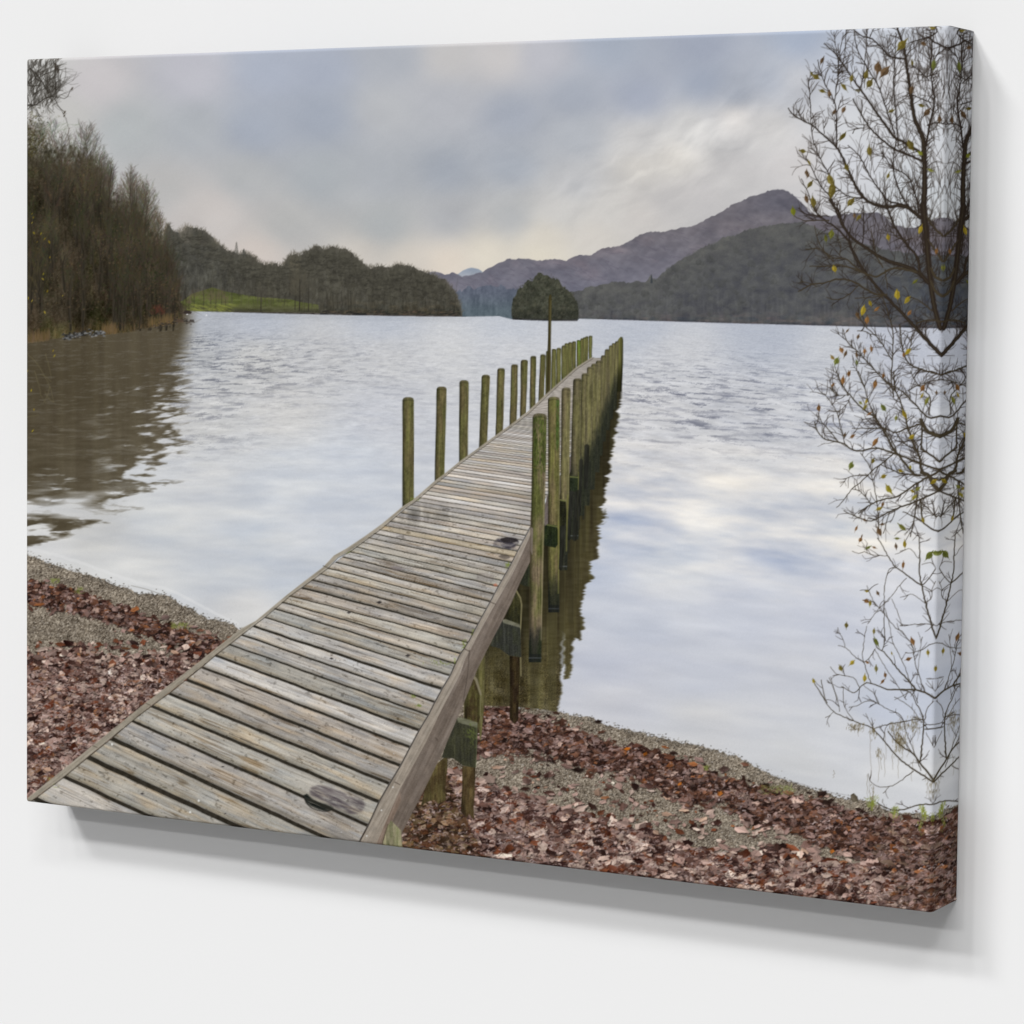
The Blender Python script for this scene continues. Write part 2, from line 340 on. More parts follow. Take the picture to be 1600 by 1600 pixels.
zone = .14*sm(515, 560, YY)*(1 - sm(640, 760, YY)) + .95*gz(1175,655,200,62) + .9*gz(1060,612,190,48) + .95*gz(330,575,95,95) + .7*gz(470,570,120,42) + .45*gz(1400,680,110,70) + .35*gz(300,680,90,50) + .16*gz(650,600,260,60) + .4*gz(300,525,60,16) + .22*gz(980,700,90,60)
dk = np.clip(ridg, 0, 1)*zone*sm(502, 540, YY)
wat = wat - (dk*.21)[..., None]*np.array([1.02, 1, .88], F)
wat = wat + (np.clip(r1 + .3*r2, -1, 1)*(.02 + .05*np.clip(zone, 0, 1)))[..., None]
wat = wat + (np.clip(r4, -1, 1)*(.018 + .02*sm(560, 700, YY)))[..., None]*np.array([1.1, 1, .75], F)
band = np.clip(r2*1.6, -1, 1)*(gz(1120,850,260,75) + .7*gz(1000,760,140,60) + .5*gz(1320,800,160,120) + .35*gz(420,840,240,120))
wat = wat + (band*.10)[..., None]*np.array([1.25, 1, .55], F)
fine = fbm(WX*24, WY*170, 2, 95)*(1 - sm(640, 800, YY)); wat = wat + (fine*.034)[..., None]
# the wood mirrored in the water on the left
yb = [500,560,620,680,700,720,750,780,800,820,850,875]; xb = [290,276,268,260,252,238,212,178,158,128,80,38]
s_ = np.interp(YY[:, 0], yb, xb)[:, None].astype(F) - XX
rp = fbm(WX*7, WY*30, 4, 101); rp2 = fbm(WX*2.6, WY*13, 3, 105)
soft = 34 + 16*sm(600, 800, YY)
m = sm(-.5, .5, (s_ + 120*rp*sm(520, 600, YY)*(.35 + .65*sm(560, 760, YY)) + 95*rp2*sm(640, 800, YY) + 8)/soft)
m = m*(1 - .9*sm(-20, 120, XX - 300))*(YY < 900)*(.97 - .1*sm(.1, .5, rs_))
dc = np.zeros((NY, NX, 3), F) + col(79,71,55)
dc = dc + (fbm(XX/9, YY/200, 3, 111)*.026)[..., None]*np.array([1, 1, .8], F) + (fbm(XX/60, YY/80, 3, 112)*.03)[..., None]
dc = dc - (sm(180, 30, XX)*.03)[..., None]
dc = dc + (sm(560, 700, YY)*(.5 + .9*fbm(WX*9, WY*60, 3, 113))*.05)[..., None]
gl = np.clip(rp*1.5 - .36, 0, 1)*sm(120, 235, XX)*sm(560, 640, YY)*2.2 + np.clip(rs_*1.7 - .35, 0, 1)*sm(705, 790, YY)*1.5*sm(20, 90, XX) + np.clip(rp2*2 + rs_*.5, 0, 1)*sm(735, 800, YY)*1.5
m = np.clip(m - gl*.85, 0, 1)
wat = wat + (dc - wat)*m[..., None]
# far shores mirrored softly just under the horizon
wat = wat - (np.exp(-((YY - 497 - (XX - 600)*.012)/5)**2)*sm(300, 380, XX)*(1 - sm(700, 760, XX))*.04)[..., None]
wat = wat + (rng.normal(0, .006, (NY, NX)).astype(F))[..., None]
r = poly(lake); put(r[0], r[1], wat[r[0]], L_LAKE)
for x, y in ((292.5,491),(322.5,492.5)): fill([(x-1.5,y+1),(x,y-1.5),(x+1.5,y+1)], col(240,240,240), None, .9)

# ---- the wood on the left bank
L_WOOD = label('printed_near_wood', text='tall dark brown bare wood on the left bank')
w1 = [(30,215),(48,212),(60,220),(72,222),(84,222),(94,226),(105,224),(114,228),(122,226),(131,224),(141,232),(148,240),(154,254),(160,268),(166,282),(174,292),(184,300),(196,307),(206,314),(216,326),(226,342),(236,354),(246,364),(256,376),(264,388),(271,402),(277,418),(281,434),(284,455),(287,480),(286,502)]
wp = np.vstack([rough(w1, 3.2, 3, seed=8), [(286,502),(270,505.5),(237,510.5),(205,518),(162,522.5),(112,526),(80,530),(30,536)]])
def wood(X, Y):
    c = np.zeros(X.shape + (3,), F) + col(62,55,42)
    c = c + (fbm(X/38, Y/55, 4, 121)*.085)[..., None]*np.array([1, .9, .75], F)
    p = np.clip(fbm(X/30 + 7, Y/48, 3, 124), -.1, 1); c = c + (p*.08)[..., None]*np.array([1, .72, .68], F)
    g = np.clip(fbm(X/26 + 3, Y/34, 3, 127) - .1, 0, 1); c = c + (g*.09)[..., None]*np.array([.1, .55, -.35], F)
    c = c + (fbm(X/3.2, Y/13, 4, 129)*.07)[..., None]*np.array([1, 1, .85], F)
    c = c + (fbm(X/2.2, Y/2.6, 3, 133)*.07)[..., None]
    cr_ = fbm(X/24, Y/30, 2, 135); c = c + (np.clip(cr_, -.6, .6)*.07)[..., None]*np.array([1.1, .95, .9], F)
    c = c - (np.exp(-((X - 235)/14)**2 - ((Y - 410)/55)**2)*.09)[..., None]*np.array([1, .7, .8], F)
    c = c - (np.exp(-((X - 182)/16)**2 - ((Y - 475)/30)**2)*.07)[..., None]
    c = c + (sm(60, 0, X - 35)*.0)[..., None]
    top = 1 - sm(0, 90, Y - np.interp(X, [q[0] for q in w1], [q[1] for q in w1]).astype(F)); c = c + (top*.07)[..., None]*np.array([.9, .95, 1], F)
    low = sm(485, 522, Y + (X - 40)*.05); c = c + (low*.05)[..., None]*np.array([1, .75, .4], F)
    return c + rng.normal(0, .018, X.shape).astype(F)[..., None]
# twigs against the sky come first, then the body over their feet
def grow(x, y, ang, L, w, depth, c, a=.8, lb=None, bend=.22, kids=(3, 5), spread=.55, lift=0., shrink=.58):
    n = max(3, int(L/5)); pts = [(x, y)]; an = ang; b = rnd.gauss(0, bend*.22)
    for i in range(n):
        an += b + rnd.gauss(0, bend*.35) + lift*math.sin(-math.pi/2 - an)
        pts.append((pts[-1][0] + math.cos(an)*L/n, pts[-1][1] + math.sin(an)*L/n))
    stroke(pts, w, max(.5, w*.45), c, a, lb)
    if depth > 0:
        for _ in range(rnd.randint(*kids)):
            k = rnd.randint(1, n); s = rnd.choice((-1, 1))
            d = math.atan2(pts[k][1] - pts[k-1][1], pts[k][0] - pts[k-1][0])
            grow(pts[k][0], pts[k][1], d + s*rnd.uniform(.35, 1)*spread, L*shrink*rnd.uniform(.6, 1.15), max(.5, w*.62), depth - 1, c, a*.95, lb, bend, kids, spread, lift, shrink)
def edge_twigs(pts, n, L, c, lean=0., a=.55, lb=None):
    C = curve(pts, 2.)
    for _ in range(n):
        p = C[rnd.randrange(len(C))]
        grow(p[0], p[1] + L*.45, -math.pi/2 + rnd.gauss(lean, .3), L*rnd.uniform(.6, 1.25), rnd.uniform(.8, 1.5), 2, col(*[v + rnd.uniform(-12, 12) for v in c]), a, lb, kids=(3, 5), spread=.7, shrink=.5)
def fan(xb, yb, cx, cy, rx, ry, n, c, a=.4, w=1.1):
    """a whole bare tree: limbs rise from the trunk foot and split towards points over the crown"""
    for _ in range(n):
        t = rnd.uniform(-math.pi, .35) if rnd.random() < .9 else rnd.uniform(.35, math.pi); r = math.sqrt(rnd.random())*rnd.uniform(.86, 1.08)
        ex, ey = cx + rx*r*math.cos(t), cy + ry*r*math.sin(t)
        sx_ = cx + (ex - cx)*.10 + rnd.gauss(0, 1.2); sy_ = min(yb, ey + abs(ex - cx)*rnd.uniform(.6, 1.5) + rnd.uniform(3, 14))
        mx_ = sx_ + (ex - sx_)*.6 + rnd.gauss(0, 1.5); my_ = sy_ + (ey - sy_)*.42
        q_ = curve([(sx_, sy_), (mx_, my_), (ex, ey)], 5, .5); cc_ = col(*[v + rnd.uniform(-10, 12) for v in c])
        stroke(q_, w, .5, cc_, a*rnd.uniform(.6, 1.15), L_WOOD)
        for _k in range(3):
            p_ = q_[rnd.randrange(len(q_)//2, len(q_))]; an_ = -math.pi/2 + (ex - cx)/rx*.7 + rnd.gauss(0, .7)
            l_ = rnd.uniform(3, 8); stroke([p_, (p_[0] + math.cos(an_)*l_, p_[1] + math.sin(an_)*l_)], .7, .5, cc_, a*.8, L_WOOD)
    for _ in range(5): stroke(curve([(xb, yb), (xb + (cx - xb)*.5 + rnd.gauss(0, 3), (yb + cy)/2), (cx + rnd.gauss(0, rx*.3), cy - ry*rnd.uniform(.1, .6))], 6, .5), 3, .8, col(66,60,50), .7, L_WOOD)
for q_ in (1,):
    for xa, ya, xb_, yb_ in ((95,205,100,320),(108,200,104,320),(126,202,128,320),(136,196,132,330),(150,225,140,340),(170,262,150,360),(158,240,146,340),(84,215,92,320),(118,215,112,320),(178,262,160,350)): stroke(curve([(xb_, yb_), (xb_ + (xa - xb_)*.4 + rnd.gauss(0, 2), (ya + yb_)/2), (xa, ya)], 6, .8), 3, .7, col(66,60,52), .7, L_WOOD)
edge_twigs([(46,215),(60,210),(72,206),(84,204)], 40, 26, (110,106,96), .1, .4, L_WOOD)
fan(100, 350, 96, 262, 34, 66, 260, (92,88,78), .42)
fan(130, 350, 136, 262, 30, 76, 330, (90,86,78), .42)
fan(150, 380, 158, 285, 22, 52, 200, (84,80,70), .42)
fan(160, 360, 172, 278, 10, 30, 90, (80,76,66), .45)
fan(213, 440, 206, 325, 25, 64, 420, (84,78,66), .42)
fan(218, 450, 226, 345, 26, 62, 420, (80,74,62), .42)
for xa, ya in ((203,268),(214,282),(192,300),(228,306),(240,335),(208,300)): stroke(curve([(213,430),(210 + (xa - 210)*.4, 370),(xa, ya)], 6, .6), 2.6, .7, col(62,56,46), .75, L_WOOD)
fan(180, 420, 186, 330, 16, 40, 130, (84,76,66), .4)
fan(240, 470, 250, 385, 18, 55, 220, (80,74,60), .45)
fan(60, 330, 60, 245, 32, 42, 260, (86,82,68), .42)
r = poly(wp); sl, cv = r
gap = fbm(XX[sl]/4.2, YY[sl]/6.5, 3, 141)                   # sky shows through near the outline
dist = YY[sl] - np.interp(XX[sl], [q[0] for q in w1], [q[1] for q in w1]).astype(F)
cv = cv*np.clip(sm(-8, 62, dist)*1.6 + gap*1.5*(1 - sm(10, 75, dist)) + .04, 0, 1)
put(sl, cv, wood, L_WOOD, .35)
for _ in range(1500):         # stems and twigs inside the wood
    x = rnd.uniform(42, 283); t = np.interp(x, [q[0] for q in w1], [q[1] for q in w1]); y = rnd.uniform(t + 30, 520 - (x - 40)*.06)
    c = rnd.choice([(40,36,29),(46,41,32),(84,76,60),(94,82,66),(76,68,48),(50,46,34),(88,72,62)]); L = rnd.uniform(8, 26)
    grow(x, y, -math.pi/2 + rnd.gauss(.05, .75), min(L, max(6, y - t - 4)), rnd.uniform(.6, 1.3), 1, col(*c), rnd.uniform(.18, .45), None, kids=(1, 3))
trees_ = []
while len(trees_) < 70:
    x = rnd.uniform(48, 272); t = np.interp(x, [q[0] for q in w1], [q[1] for q in w1]); y = rnd.uniform(t + 12, 460)
    trees_.append((y, x))
for y, x in sorted(trees_):   # tree after tree, the nearer ones lower and in front
    rx_, ry_ = rnd.uniform(11, 20), rnd.uniform(24, 42); g_ = rnd.uniform(.78, 1.12); cc_ = [v*g_ for v in rnd.choice([(78,72,56),(86,78,60),(76,66,52),(68,66,46),(82,74,58)])]
    for _ in range(26): fx, fy = x + rnd.gauss(0, rx_*.8), y + ry_*rnd.uniform(.2, 1.5); stroke([(fx, fy), (fx + rnd.gauss(0, 2), fy - rnd.uniform(6, 16))], 3.4, 2, col(42,38,30), .22)
    fan(x, min(515, y + ry_*2), x, y, rx_, ry_, 60, cc_, .34, 1.0)
    stroke(curve([(x + rnd.gauss(0, 2), min(516, y + ry_*2.2)), (x + rnd.gauss(0, 1.5), y + ry_*.8), (x + rnd.gauss(0, 2), y)], 6, .5), rnd.uniform(1.6, 3), .8, col(38,34,27), .6)
for _ in range(1400):         # dark ivy and pale dead leaves
    x = rnd.uniform(42, 284); t = np.interp(x, [q[0] for q in w1], [q[1] for q in w1]); y = rnd.uniform(t + 45, 522 - (x - 40)*.07)
    iv = (abs(x - 235) < 22 and 350 < y < 440) or (abs(x - 182) < 24 and 430 < y < 505)
    c = rnd.choice([(38,44,28),(48,54,32),(60,68,40)]) if iv or rnd.random() < .2 else rnd.choice([(92,78,54),(60,50,38),(108,92,66),(50,44,34),(84,66,56)])
    s = rnd.uniform(.8, 2); fill([(x - s, y), (x, y - s), (x + s, y), (x, y + s)], col(*c), None, .5, 2)
def stones(x0, x1, f, n, cols, s=(1, 3)):
    for _ in range(n):
        x = rnd.uniform(x0, x1); y = f(x) + rnd.gauss(0, 2.4); q = rnd.uniform(*s)
        fill([(x - q*1.4, y + q*.5), (x - q*.7, y - q*.6), (x + q*.6, y - q*.7), (x + q*1.5, y + q*.4), (x, y + q*.8)], col(*rnd.choice(cols)), None, .8, 2)
bank = lambda x: np.interp(x, [40,80,112,162,205,237,270,286], [533,528,523,519,516,508,503,500])
for _ in range(900):          # reeds
    x = rnd.choice([rnd.uniform(42, 78), rnd.uniform(160, 182), rnd.uniform(232, 270), rnd.uniform(42, 286)]); y = bank(x) + rnd.uniform(-2, 4)
    stroke([(x, y), (x + rnd.gauss(0, 2), y - rnd.uniform(5, 16))], .9, .5, col(*rnd.choice([(132,108,72),(112,90,58),(96,84,52),(120,98,78)])), .45)
stones(98, 164, lambda x: bank(x) + 1, 150, [(40,40,40),(70,70,70),(110,112,114),(150,150,150),(56,54,50)], (.8, 2.2))
stones(240, 300, lambda x: bank(x) + 1.5, 60, [(46,42,40),(84,76,68),(60,56,50)], (.8, 1.8))
fill([(286,489),(289,485),(296,485),(300,488),(298,490.5),(288,490.5)], col(50,42,40), None, .9)
fill([(295,503),(297,499),(303,499.5),(304,504)], col(66,60,56), None, .9); fill([(275,503),(277,498),(286,500),(287,503.6)], col(92,76,64), None, .9)
for _ in range(60): x = rnd.uniform(236, 258); y = rnd.uniform(480, 492); stroke([(x, y), (x + rnd.gauss(0, 3), y - 6)], 1, .6, col(104,58,46), .4)
# the branch tangle hanging in at the top left
L_TANGLE = label('printed_overhanging_twigs')
dkc = col(48,44,38)
A = lambda p: [(x/10, 40 + y/10) for x, y in p]
for p, a, b in (([(400,740),(450,690),(480,670),(560,750),(640,850),(700,950),(760,1050)],1.2,2.2),([(400,930),(450,940),(600,940),(620,900)],1.6,1.4),
    ([(400,1250),(480,1240),(560,1240),(640,1180),(720,1130),(810,1110),(870,1020),(920,960)],2.4,1.1),([(480,520),(485,670)],1,1),
    ([(810,1115),(870,1120),(930,1115),(1010,1145),(1060,1110),(1100,1010),(1130,985)],1,.6),([(840,1125),(900,1230),(950,1310),(1000,1340)],1.1,.7),
    ([(920,960),(915,800),(920,690),(880,600)],1.1,1.2),([(870,1010),(860,850),(870,700),(865,600)],1,1.1),([(650,880),(560,820),(500,700)],1.5,2),
    ([(920,950),(990,880),(1025,770),(1020,650)],.8,.5),([(720,1220),(780,1300),(850,1360)],.8,.6),([(500,760),(450,870),(420,930)],1,1.4),([(810,1115),(800,1000),(850,930)],1,.9)):
    stroke(curve(A(p), 4, .3), a, b, dkc, .9, L_TANGLE)
for _ in range(230):
    x = rnd.uniform(40, 90); y = rnd.uniform(100, 178 - (x - 40)*.3)
    grow(x, y, rnd.choice([-1.4, -1.2, -1.8, -.6, 1.2]) + rnd.gauss(0, .35), rnd.uniform(12, 32), rnd.uniform(.7, 1.4), 1, dkc, rnd.uniform(.35, .75), L_TANGLE, kids=(1, 3), lift=.05)
for _ in range(900):          # ivy covered crown beneath it
    x = 40 + abs(rnd.gauss(0, 15)); y = rnd.triangular(160, 250, 235); s = rnd.uniform(.6, 1.5)
    fill([(x - s, y), (x, y - s*1.2), (x + s, y), (x, y + s)], col(*rnd.choice([(48,44,30),(64,60,34),(82,76,40),(40,38,30),(58,50,38)])), L_TANGLE if y < 200 else None, .45, 2)
for x, y, s in ((112.5,139,2.4),(101,176,2.4),(100.5,181,2)): fill([(x - s, y + s), (x - s*.2, y - s), (x + s, y - s*1.2), (x + s*.2, y + s*.6)], col(78,70,60), L_TANGLE)
for x, y, h in ((86.5,104,9),(90.5,108,10),(90,92,4)): fill([(x - 1.1, y + h*.7), (x - .9, y - h*.5), (x + .6, y - h*.7), (x + 1.4, y + h*.5)], col(60,52,44), L_TANGLE)
# yellow leaved sprigs in front of the bank
for _ in range(26):
    x = rnd.uniform(41, 80); y = rnd.uniform(330, 480); grow(x, y, rnd.uniform(-2.2, -.9), rnd.uniform(15, 40), 1, 1, col(92,84,56), .45, None, kids=(1, 2))
for x, y in ((50,334),(52,340),(50,348),(53,364),(64,365),(70,373),(77,378),(58,378),(78,402),(68,428),(67,436),(44,466),(50,470),(98,462),(70,488),(74,455),(83,548),(85,556),(49,610),(53,640),(51,673),(42,580)):
    s = rnd.uniform(1.3, 2.4); an = rnd.uniform(.9, 2.2)
    fill([(x - math.cos(an)*s*1.5, y - math.sin(an)*s*1.5), (x + s*.6, y - s*.2), (x + math.cos(an)*s*1.5, y + math.sin(an)*s*1.5), (x - s*.6, y + s*.2)], col(*rnd.choice([(158,142,40),(150,128,34),(170,150,60)])), None, .9)
for p in ([(41,551),(55,565),(68,585),(78,605),(84,628)],[(64,585),(76,593),(80,596)],[(54,580),(60,600),(66,620),(72,630)],[(84,628),(76,622),(70,612)],[(41,652),(52,650),(60,648)],[(70,553),(76,570),(80,590)],[(41,684),(50,682)],[(78,605),(74,618),(67,631)]):
    stroke(curve(p, 4, .5), 1, .6, col(106,98,72), .75)

# ---- beach: shingle and fallen leaves
L_SHING = label('printed_shingle', text='grey shingle left of the jetty'); L_SHING2 = label('printed_shingle', text='grey shingle right of the jetty')
def gravel(X, Y):
    b = np.zeros(X.shape + (3,), F) + col(122,112,99)
    n = rng.normal(0, 1, X.shape).astype(F)
    n = (n + np.roll(n, 1, 1)*.8 + np.roll(n, 1, 0)*.5)/1.3
    c = b + (n*.095)[..., None]*np.array([1, .98, .92], F)
    c = c + (fbm(X/26, Y/12, 4, 151)*.09)[..., None]*np.array([1, .95, .85], F) + (fbm(X/3.4, Y/2.6, 2, 153)*.08)[..., None]
    return np.clip(c, .08, .92)
def jag(pts, amp, seed): return rough(pts, amp, 3.2, seed=seed)
lw = [(30,862),(41,866),(62,874),(87,884),(108,888),(130,896),(160,906),(185,916),(205,922),(214,927),(238,928),(260,931),(272,938),(283,945),(300,951),(314,962),(326,968),(338,969),(352,972),(366,977),(376,984),(390,985)]
fill(np.vstack([jag(lw, 1.5, 11), [(440,985),(440,1300),(30,1300)]]), gravel, L_SHING)
rw = [(735,1088),(757,1092),(780,1098),(800,1104),(845,1107),(870,1112),(902,1119),(925,1124),(950,1133),(985,1141),(1019,1150),(1050,1156),(1080,1162),(1100,1168),(1122,1174),(1145,1180),(1163,1188),(1190,1203),(1208,1210),(1225,1219),(1250,1226),(1276,1234),(1311,1245),(1335,1250),(1362,1254),(1380,1262),(1395,1268),(1415,1270),(1438,1272),(1459,1277),(1500,1280)]
fill(np.vstack([jag(rw, 1.4, 12), [(1540,1290),(1540,1470),(560,1470),(560,1330),(700,1088)]]), gravel, L_SHING)
# wet edges: bright film beyond the stones, dark ripple lines
for p in ([(30,852),(60,861),(110,874),(170,895),(215,910),(270,924),(330,955),(372,975)],):
    stroke(curve(p, 6, .6), 5, 4, col(226,226,226), .35)
stroke(curve([(205,915),(230,921),(255,930)], 5), 1, 1.4, col(120,116,106), .6)
stroke(curve([(1205,1211),(1240,1222),(1290,1236),(1330,1244)], 5, .4), 1.6, 1.2, col(140,138,138), .45)
for _ in range(1500):         # loose pebbles ragging the waterline
    W = lw if rnd.random() < .35 else rw
    x = rnd.uniform(W[0][0], W[-1][0]); y = np.interp(x, [q[0] for q in W], [q[1] for q in W]) + rnd.gauss(1, 3.2)
    if W is rw and x < 757: continue
    s = rnd.uniform(.7, 1.8); fill([(x - s, y), (x - s*.3, y - s*.7), (x + s, y - s*.2), (x + s*.3, y + s*.7)], col(*rnd.choice([(84,80,72),(110,104,96),(150,146,138),(66,60,54)])), L_SHING, .85, 2)
def pebbles(region, n):
    for _ in range(n):
        x, y = region()
        W = lw if x < 400 else rw
        if y < np.interp(x, [q[0] for q in W], [q[1] for q in W]) + 2: continue
        s = rnd.uniform(.5, 1.2)*(.6 + (y - 850)/620)
        fill([(x - s, y + s*.2), (x - s*.4, y - s*.7), (x + s*.8, y - s*.5), (x + s, y + s*.3), (x, y + s*.8)], col(*rnd.choice([(72,68,62),(98,92,84),(168,162,152),(150,144,132),(56,52,48),(186,182,176),(140,124,104)])), None, .7, 2)
pebbles(lambda: (rnd.uniform(40, 380), rnd.uniform(880, 1040)), 4200)
pebbles(lambda: (rnd.uniform(640, 1440), rnd.uniform(1100, 1360)), 7000)
L_LEAF = label('printed_fallen_leaves', text='wet fallen leaves left of the jetty'); L_LEAF2 = label('printed_fallen_leaves', text='wet fallen leaves right of the jetty')
PAL = [(152,130,126)]*6 + [(130,108,104)]*5 + [(100,77,72)]*4 + [(66,46,42)]*4 + [(108,66,48)]*2 + [(88,52,40)]*2 + [(176,156,150)]*4 + [(192,174,168)]*3 + [(126,88,64)]*1 + [(168,142,128)]*2 + [(48,32,30)]*3
PALR = [(108,76,62)]*3 + [(86,60,50)]*4 + [(66,44,38)]*3 + [(112,90,86)]*5 + [(138,116,114)]*4 + [(130,84,54)]*1 + [(42,30,27)]*4 + [(160,138,132)]*2
PALD = [(100,84,62)]*3 + [(76,58,44)]*4 + [(52,40,30)]*5 + [(120,98,78)]*2 + [(92,60,40)]*2 + [(132,114,98)]*1
def leaf(x, y, s, c, flat=.62, a=1.):
    c = (c[0]*1.01, c[1]*.985, c[2]*.94)
    n = rnd.choice((8, 9, 11)); an = rnd.uniform(0, 6.28); e = rnd.uniform(.45, .8)
    ca, sa = math.cos(an), math.sin(an); P_ = []
    for k in range(n):
        t = 2*math.pi*k/n; r = s*(1 if k % 2 == 0 else rnd.uniform(.6, .85))*rnd.uniform(.8, 1.2)
        px, py = r*math.cos(t), r*e*math.sin(t)
        P_.append((x + px*ca - py*sa, y + (px*sa + py*ca)*flat))
    c = np.clip(np.array(c)*(1 + rnd.gauss(0, .12)) + rnd.gauss(0, 5), 14, 235)
    fill([(px + s*.14, py + s*.22) for px, py in P_], col(26,18,16), None, .42*a, 2)
    g1, g2 = rnd.uniform(-.06, .06), rnd.uniform(-.06, .06)
    fill(P_, lambda X, Y: col(*c)[None, None] + (((X - x)*g1 + (Y - y)*g2)/max(s, 2)*1.6)[..., None] + (rng.normal(0, .02, X.shape))[..., None].astype(F), L_LEAF, a, 2)
    if s > 4.5:
        h = P_[:len(P_)//2 + 1]; fill(h, col(*np.clip(c*rnd.choice((.72, .8, 1.2)), 0, 240)), None, .55*a, 2)
        stroke([(x - s*ca, y - s*sa*flat), (x + s*ca, y + s*sa*flat)], .7, .5, col(*np.clip(c*rnd.choice((.6, 1.35)), 0, 250)), .5*a)
def inside(poly_, x, y):
    n = len(poly_); r = False; j = n - 1
    for i in range(n):
        xi, yi = poly_[i]; xj, yj = poly_[j]
        if (yi > y) != (yj > y) and x < (xj - xi)*(y - yi)/(yj - yi) + xi: r = not r
        j = i
    return r
def scatter(poly_, n, pal, k=1., edge=0, base=None, flat=.62):
    xs = [q[0] for q in poly_]; ys = [q[1] for q in poly_]
    if base: fill(rough(poly_ + [poly_[0]], 4.5, 6, seed=n), tex(base, nz(6,4,.12,161), grain(.05)), L_LEAF)
    pts = []
    while len(pts) < n:
        x, y = rnd.uniform(min(xs), max(xs)), rnd.uniform(min(ys), max(ys))
        if inside(poly_, x + rnd.gauss(0, edge), y + rnd.gauss(0, edge)): pts.append((y + rnd.gauss(0, 6), x, y))
    for _, x, y in sorted(pts):
        v = float(VV[min(NY-1, int(max(y, 0))), min(NX-1, int(max(x, 0)))]) - VH
        s = (1.4 + 17.5*v)*k*rnd.choice((.45, .6, .8, 1, 1.2, 1.6))*1.3
        leaf(x, y, s, rnd.choice(pal), flat)
scatter([(36,905),(80,915),(116,925),(174,946),(231,966),(289,986),(346,1000),(372,1006),(355,1022),(289,1012),(231,994),(174,970),(116,956),(80,950),(36,938)], 900, PALR, .6, 6, (62,38,32))
scatter([(36,1030),(70,1020),(116,1017),(150,1022),(174,1028),(231,1030),(274,1029),(303,1020),(320,1030),(270,1075),(200,1120),(130,1185),(36,1260)], 2500, PAL, .72, 6, (70,50,46))
def shards(poly_, n, pal):
    xs = [q[0] for q in poly_]; ys = [q[1] for q in poly_]; k = 0
    while k < n:
        x, y = rnd.uniform(min(xs), max(xs)), rnd.uniform(min(ys), max(ys))
        if not inside(poly_, x, y): continue
        k += 1; v = float(VV[min(NY-1, int(y)), min(NX-1, int(x))]) - VH; l = (1.5 + 6*v)*rnd.uniform(.4, 1.3); an = rnd.gauss(.3, .8)
        c = np.clip(np.array(rnd.choice(pal + [(30,20,18)]*6 + [(196,180,178)]*2))*rnd.uniform(.75, 1.2), 8, 230)
        stroke(curve([(x, y), (x + l*math.cos(an), y + l*.7*math.sin(an) - l*.2), (x + l*1.7*math.cos(an + .5), y + l*math.sin(an + .5))], 3), rnd.uniform(.7, 2.2), .6, col(*c), rnd.uniform(.45, .9))
shards([(36,1025),(303,1022),(320,1030),(200,1120),(36,1260)], 2600, PAL)
shards([(36,905),(231,966),(372,1006),(355,1022),(231,994),(36,938)], 500, PALR)
scatter([(36,1000),(330,1010),(300,1040),(36,1040)], 200, PAL, .6, 10)
scatter([(740,1100),(757,1105),(800,1110),(850,1124),(900,1140),(950,1160),(1000,1172),(1053,1184),(1122,1213),(1190,1232),(1259,1249),(1320,1266),(1362,1277),(1431,1284),(1500,1286),(1500,1350),(1420,1345),(1340,1340),(1276,1316),(1242,1294),(1173,1284),(1139,1254),(1053,1244),(984,1210),(925,1198),(850,1177),(800,1170),(745,1176)], 2700, PALR, .58, 8, (58,38,32))
scatter([(650,1242),(697,1207),(715,1200),(745,1220),(775,1228),(812,1241),(850,1256),(900,1268),(950,1287),(1001,1294),(1053,1315),(1105,1334),(1156,1338),(1190,1322),(1225,1328),(1294,1344),(1360,1352),(1500,1350),(1500,1450),(1453,1432),(620,1330),(620,1280)], 4000, PAL, .72, 8, (70,50,46))
scatter([(620,1335),(640,1250),(700,1205),(722,1280),(760,1345)], 520, PALD, .6, 2)
scatter([(1350,1290),(1500,1290),(1500,1440),(1400,1400)], 700, PALR + [(120,102,92)]*5, .6, 4)
scatter([(760,1180),(1000,1220),(1240,1300),(1180,1320),(1000,1290),(800,1225)], 190, PAL, .55, 6)
shards([(740,1100),(850,1124),(1000,1172),(1122,1213),(1259,1249),(1431,1284),(1500,1286),(1500,1350),(1340,1340),(1173,1284),(1053,1244),(925,1198),(745,1176)], 2600, PALR)
shards([(650,1242),(697,1207),(775,1228),(900,1268),(1053,1315),(1156,1338),(1360,1352),(1500,1350),(1500,1450),(620,1330)], 4200, PAL)
for x, y, s in ((670,1232,9),(1158,1296,13),(1112,1275,7),(993,1256,8),(1004,1261,6),(762,1178,7),(940,1212,6),(1325,1335,9),(875,1240,6)): leaf(x, y, s, (172,150,146))
for x, y in ((1300,1330),(1062,1225),(1125,1240),(1008,1178),(980,1170)): leaf(x, y, 6, (178,108,44))
for x0, x1, y0, y1, n in ((80,92,905,912,30),(118,130,920,928,24),(268,296,974,983,60),(1100,1106,1198,1204,24),(1188,1240,1228,1242,90),(1355,1372,1245,1262,50),(1394,1404,1262,1272,24)):
    for _ in range(n): x, y = rnd.uniform(x0, x1), rnd.uniform(y0, y1); stroke([(x, y), (x + rnd.gauss(0, 3), y - rnd.uniform(1, 4))], 1.2, .7, col(*rnd.choice([(124,130,66),(108,116,56),(138,146,84)])), .55)
fill([(1329,1250),(1329,1242),(1334,1239),(1340,1245),(1341,1252),(1335,1253)], tex((92,84,70), nz(4,4,.15,171)), L_SHING)

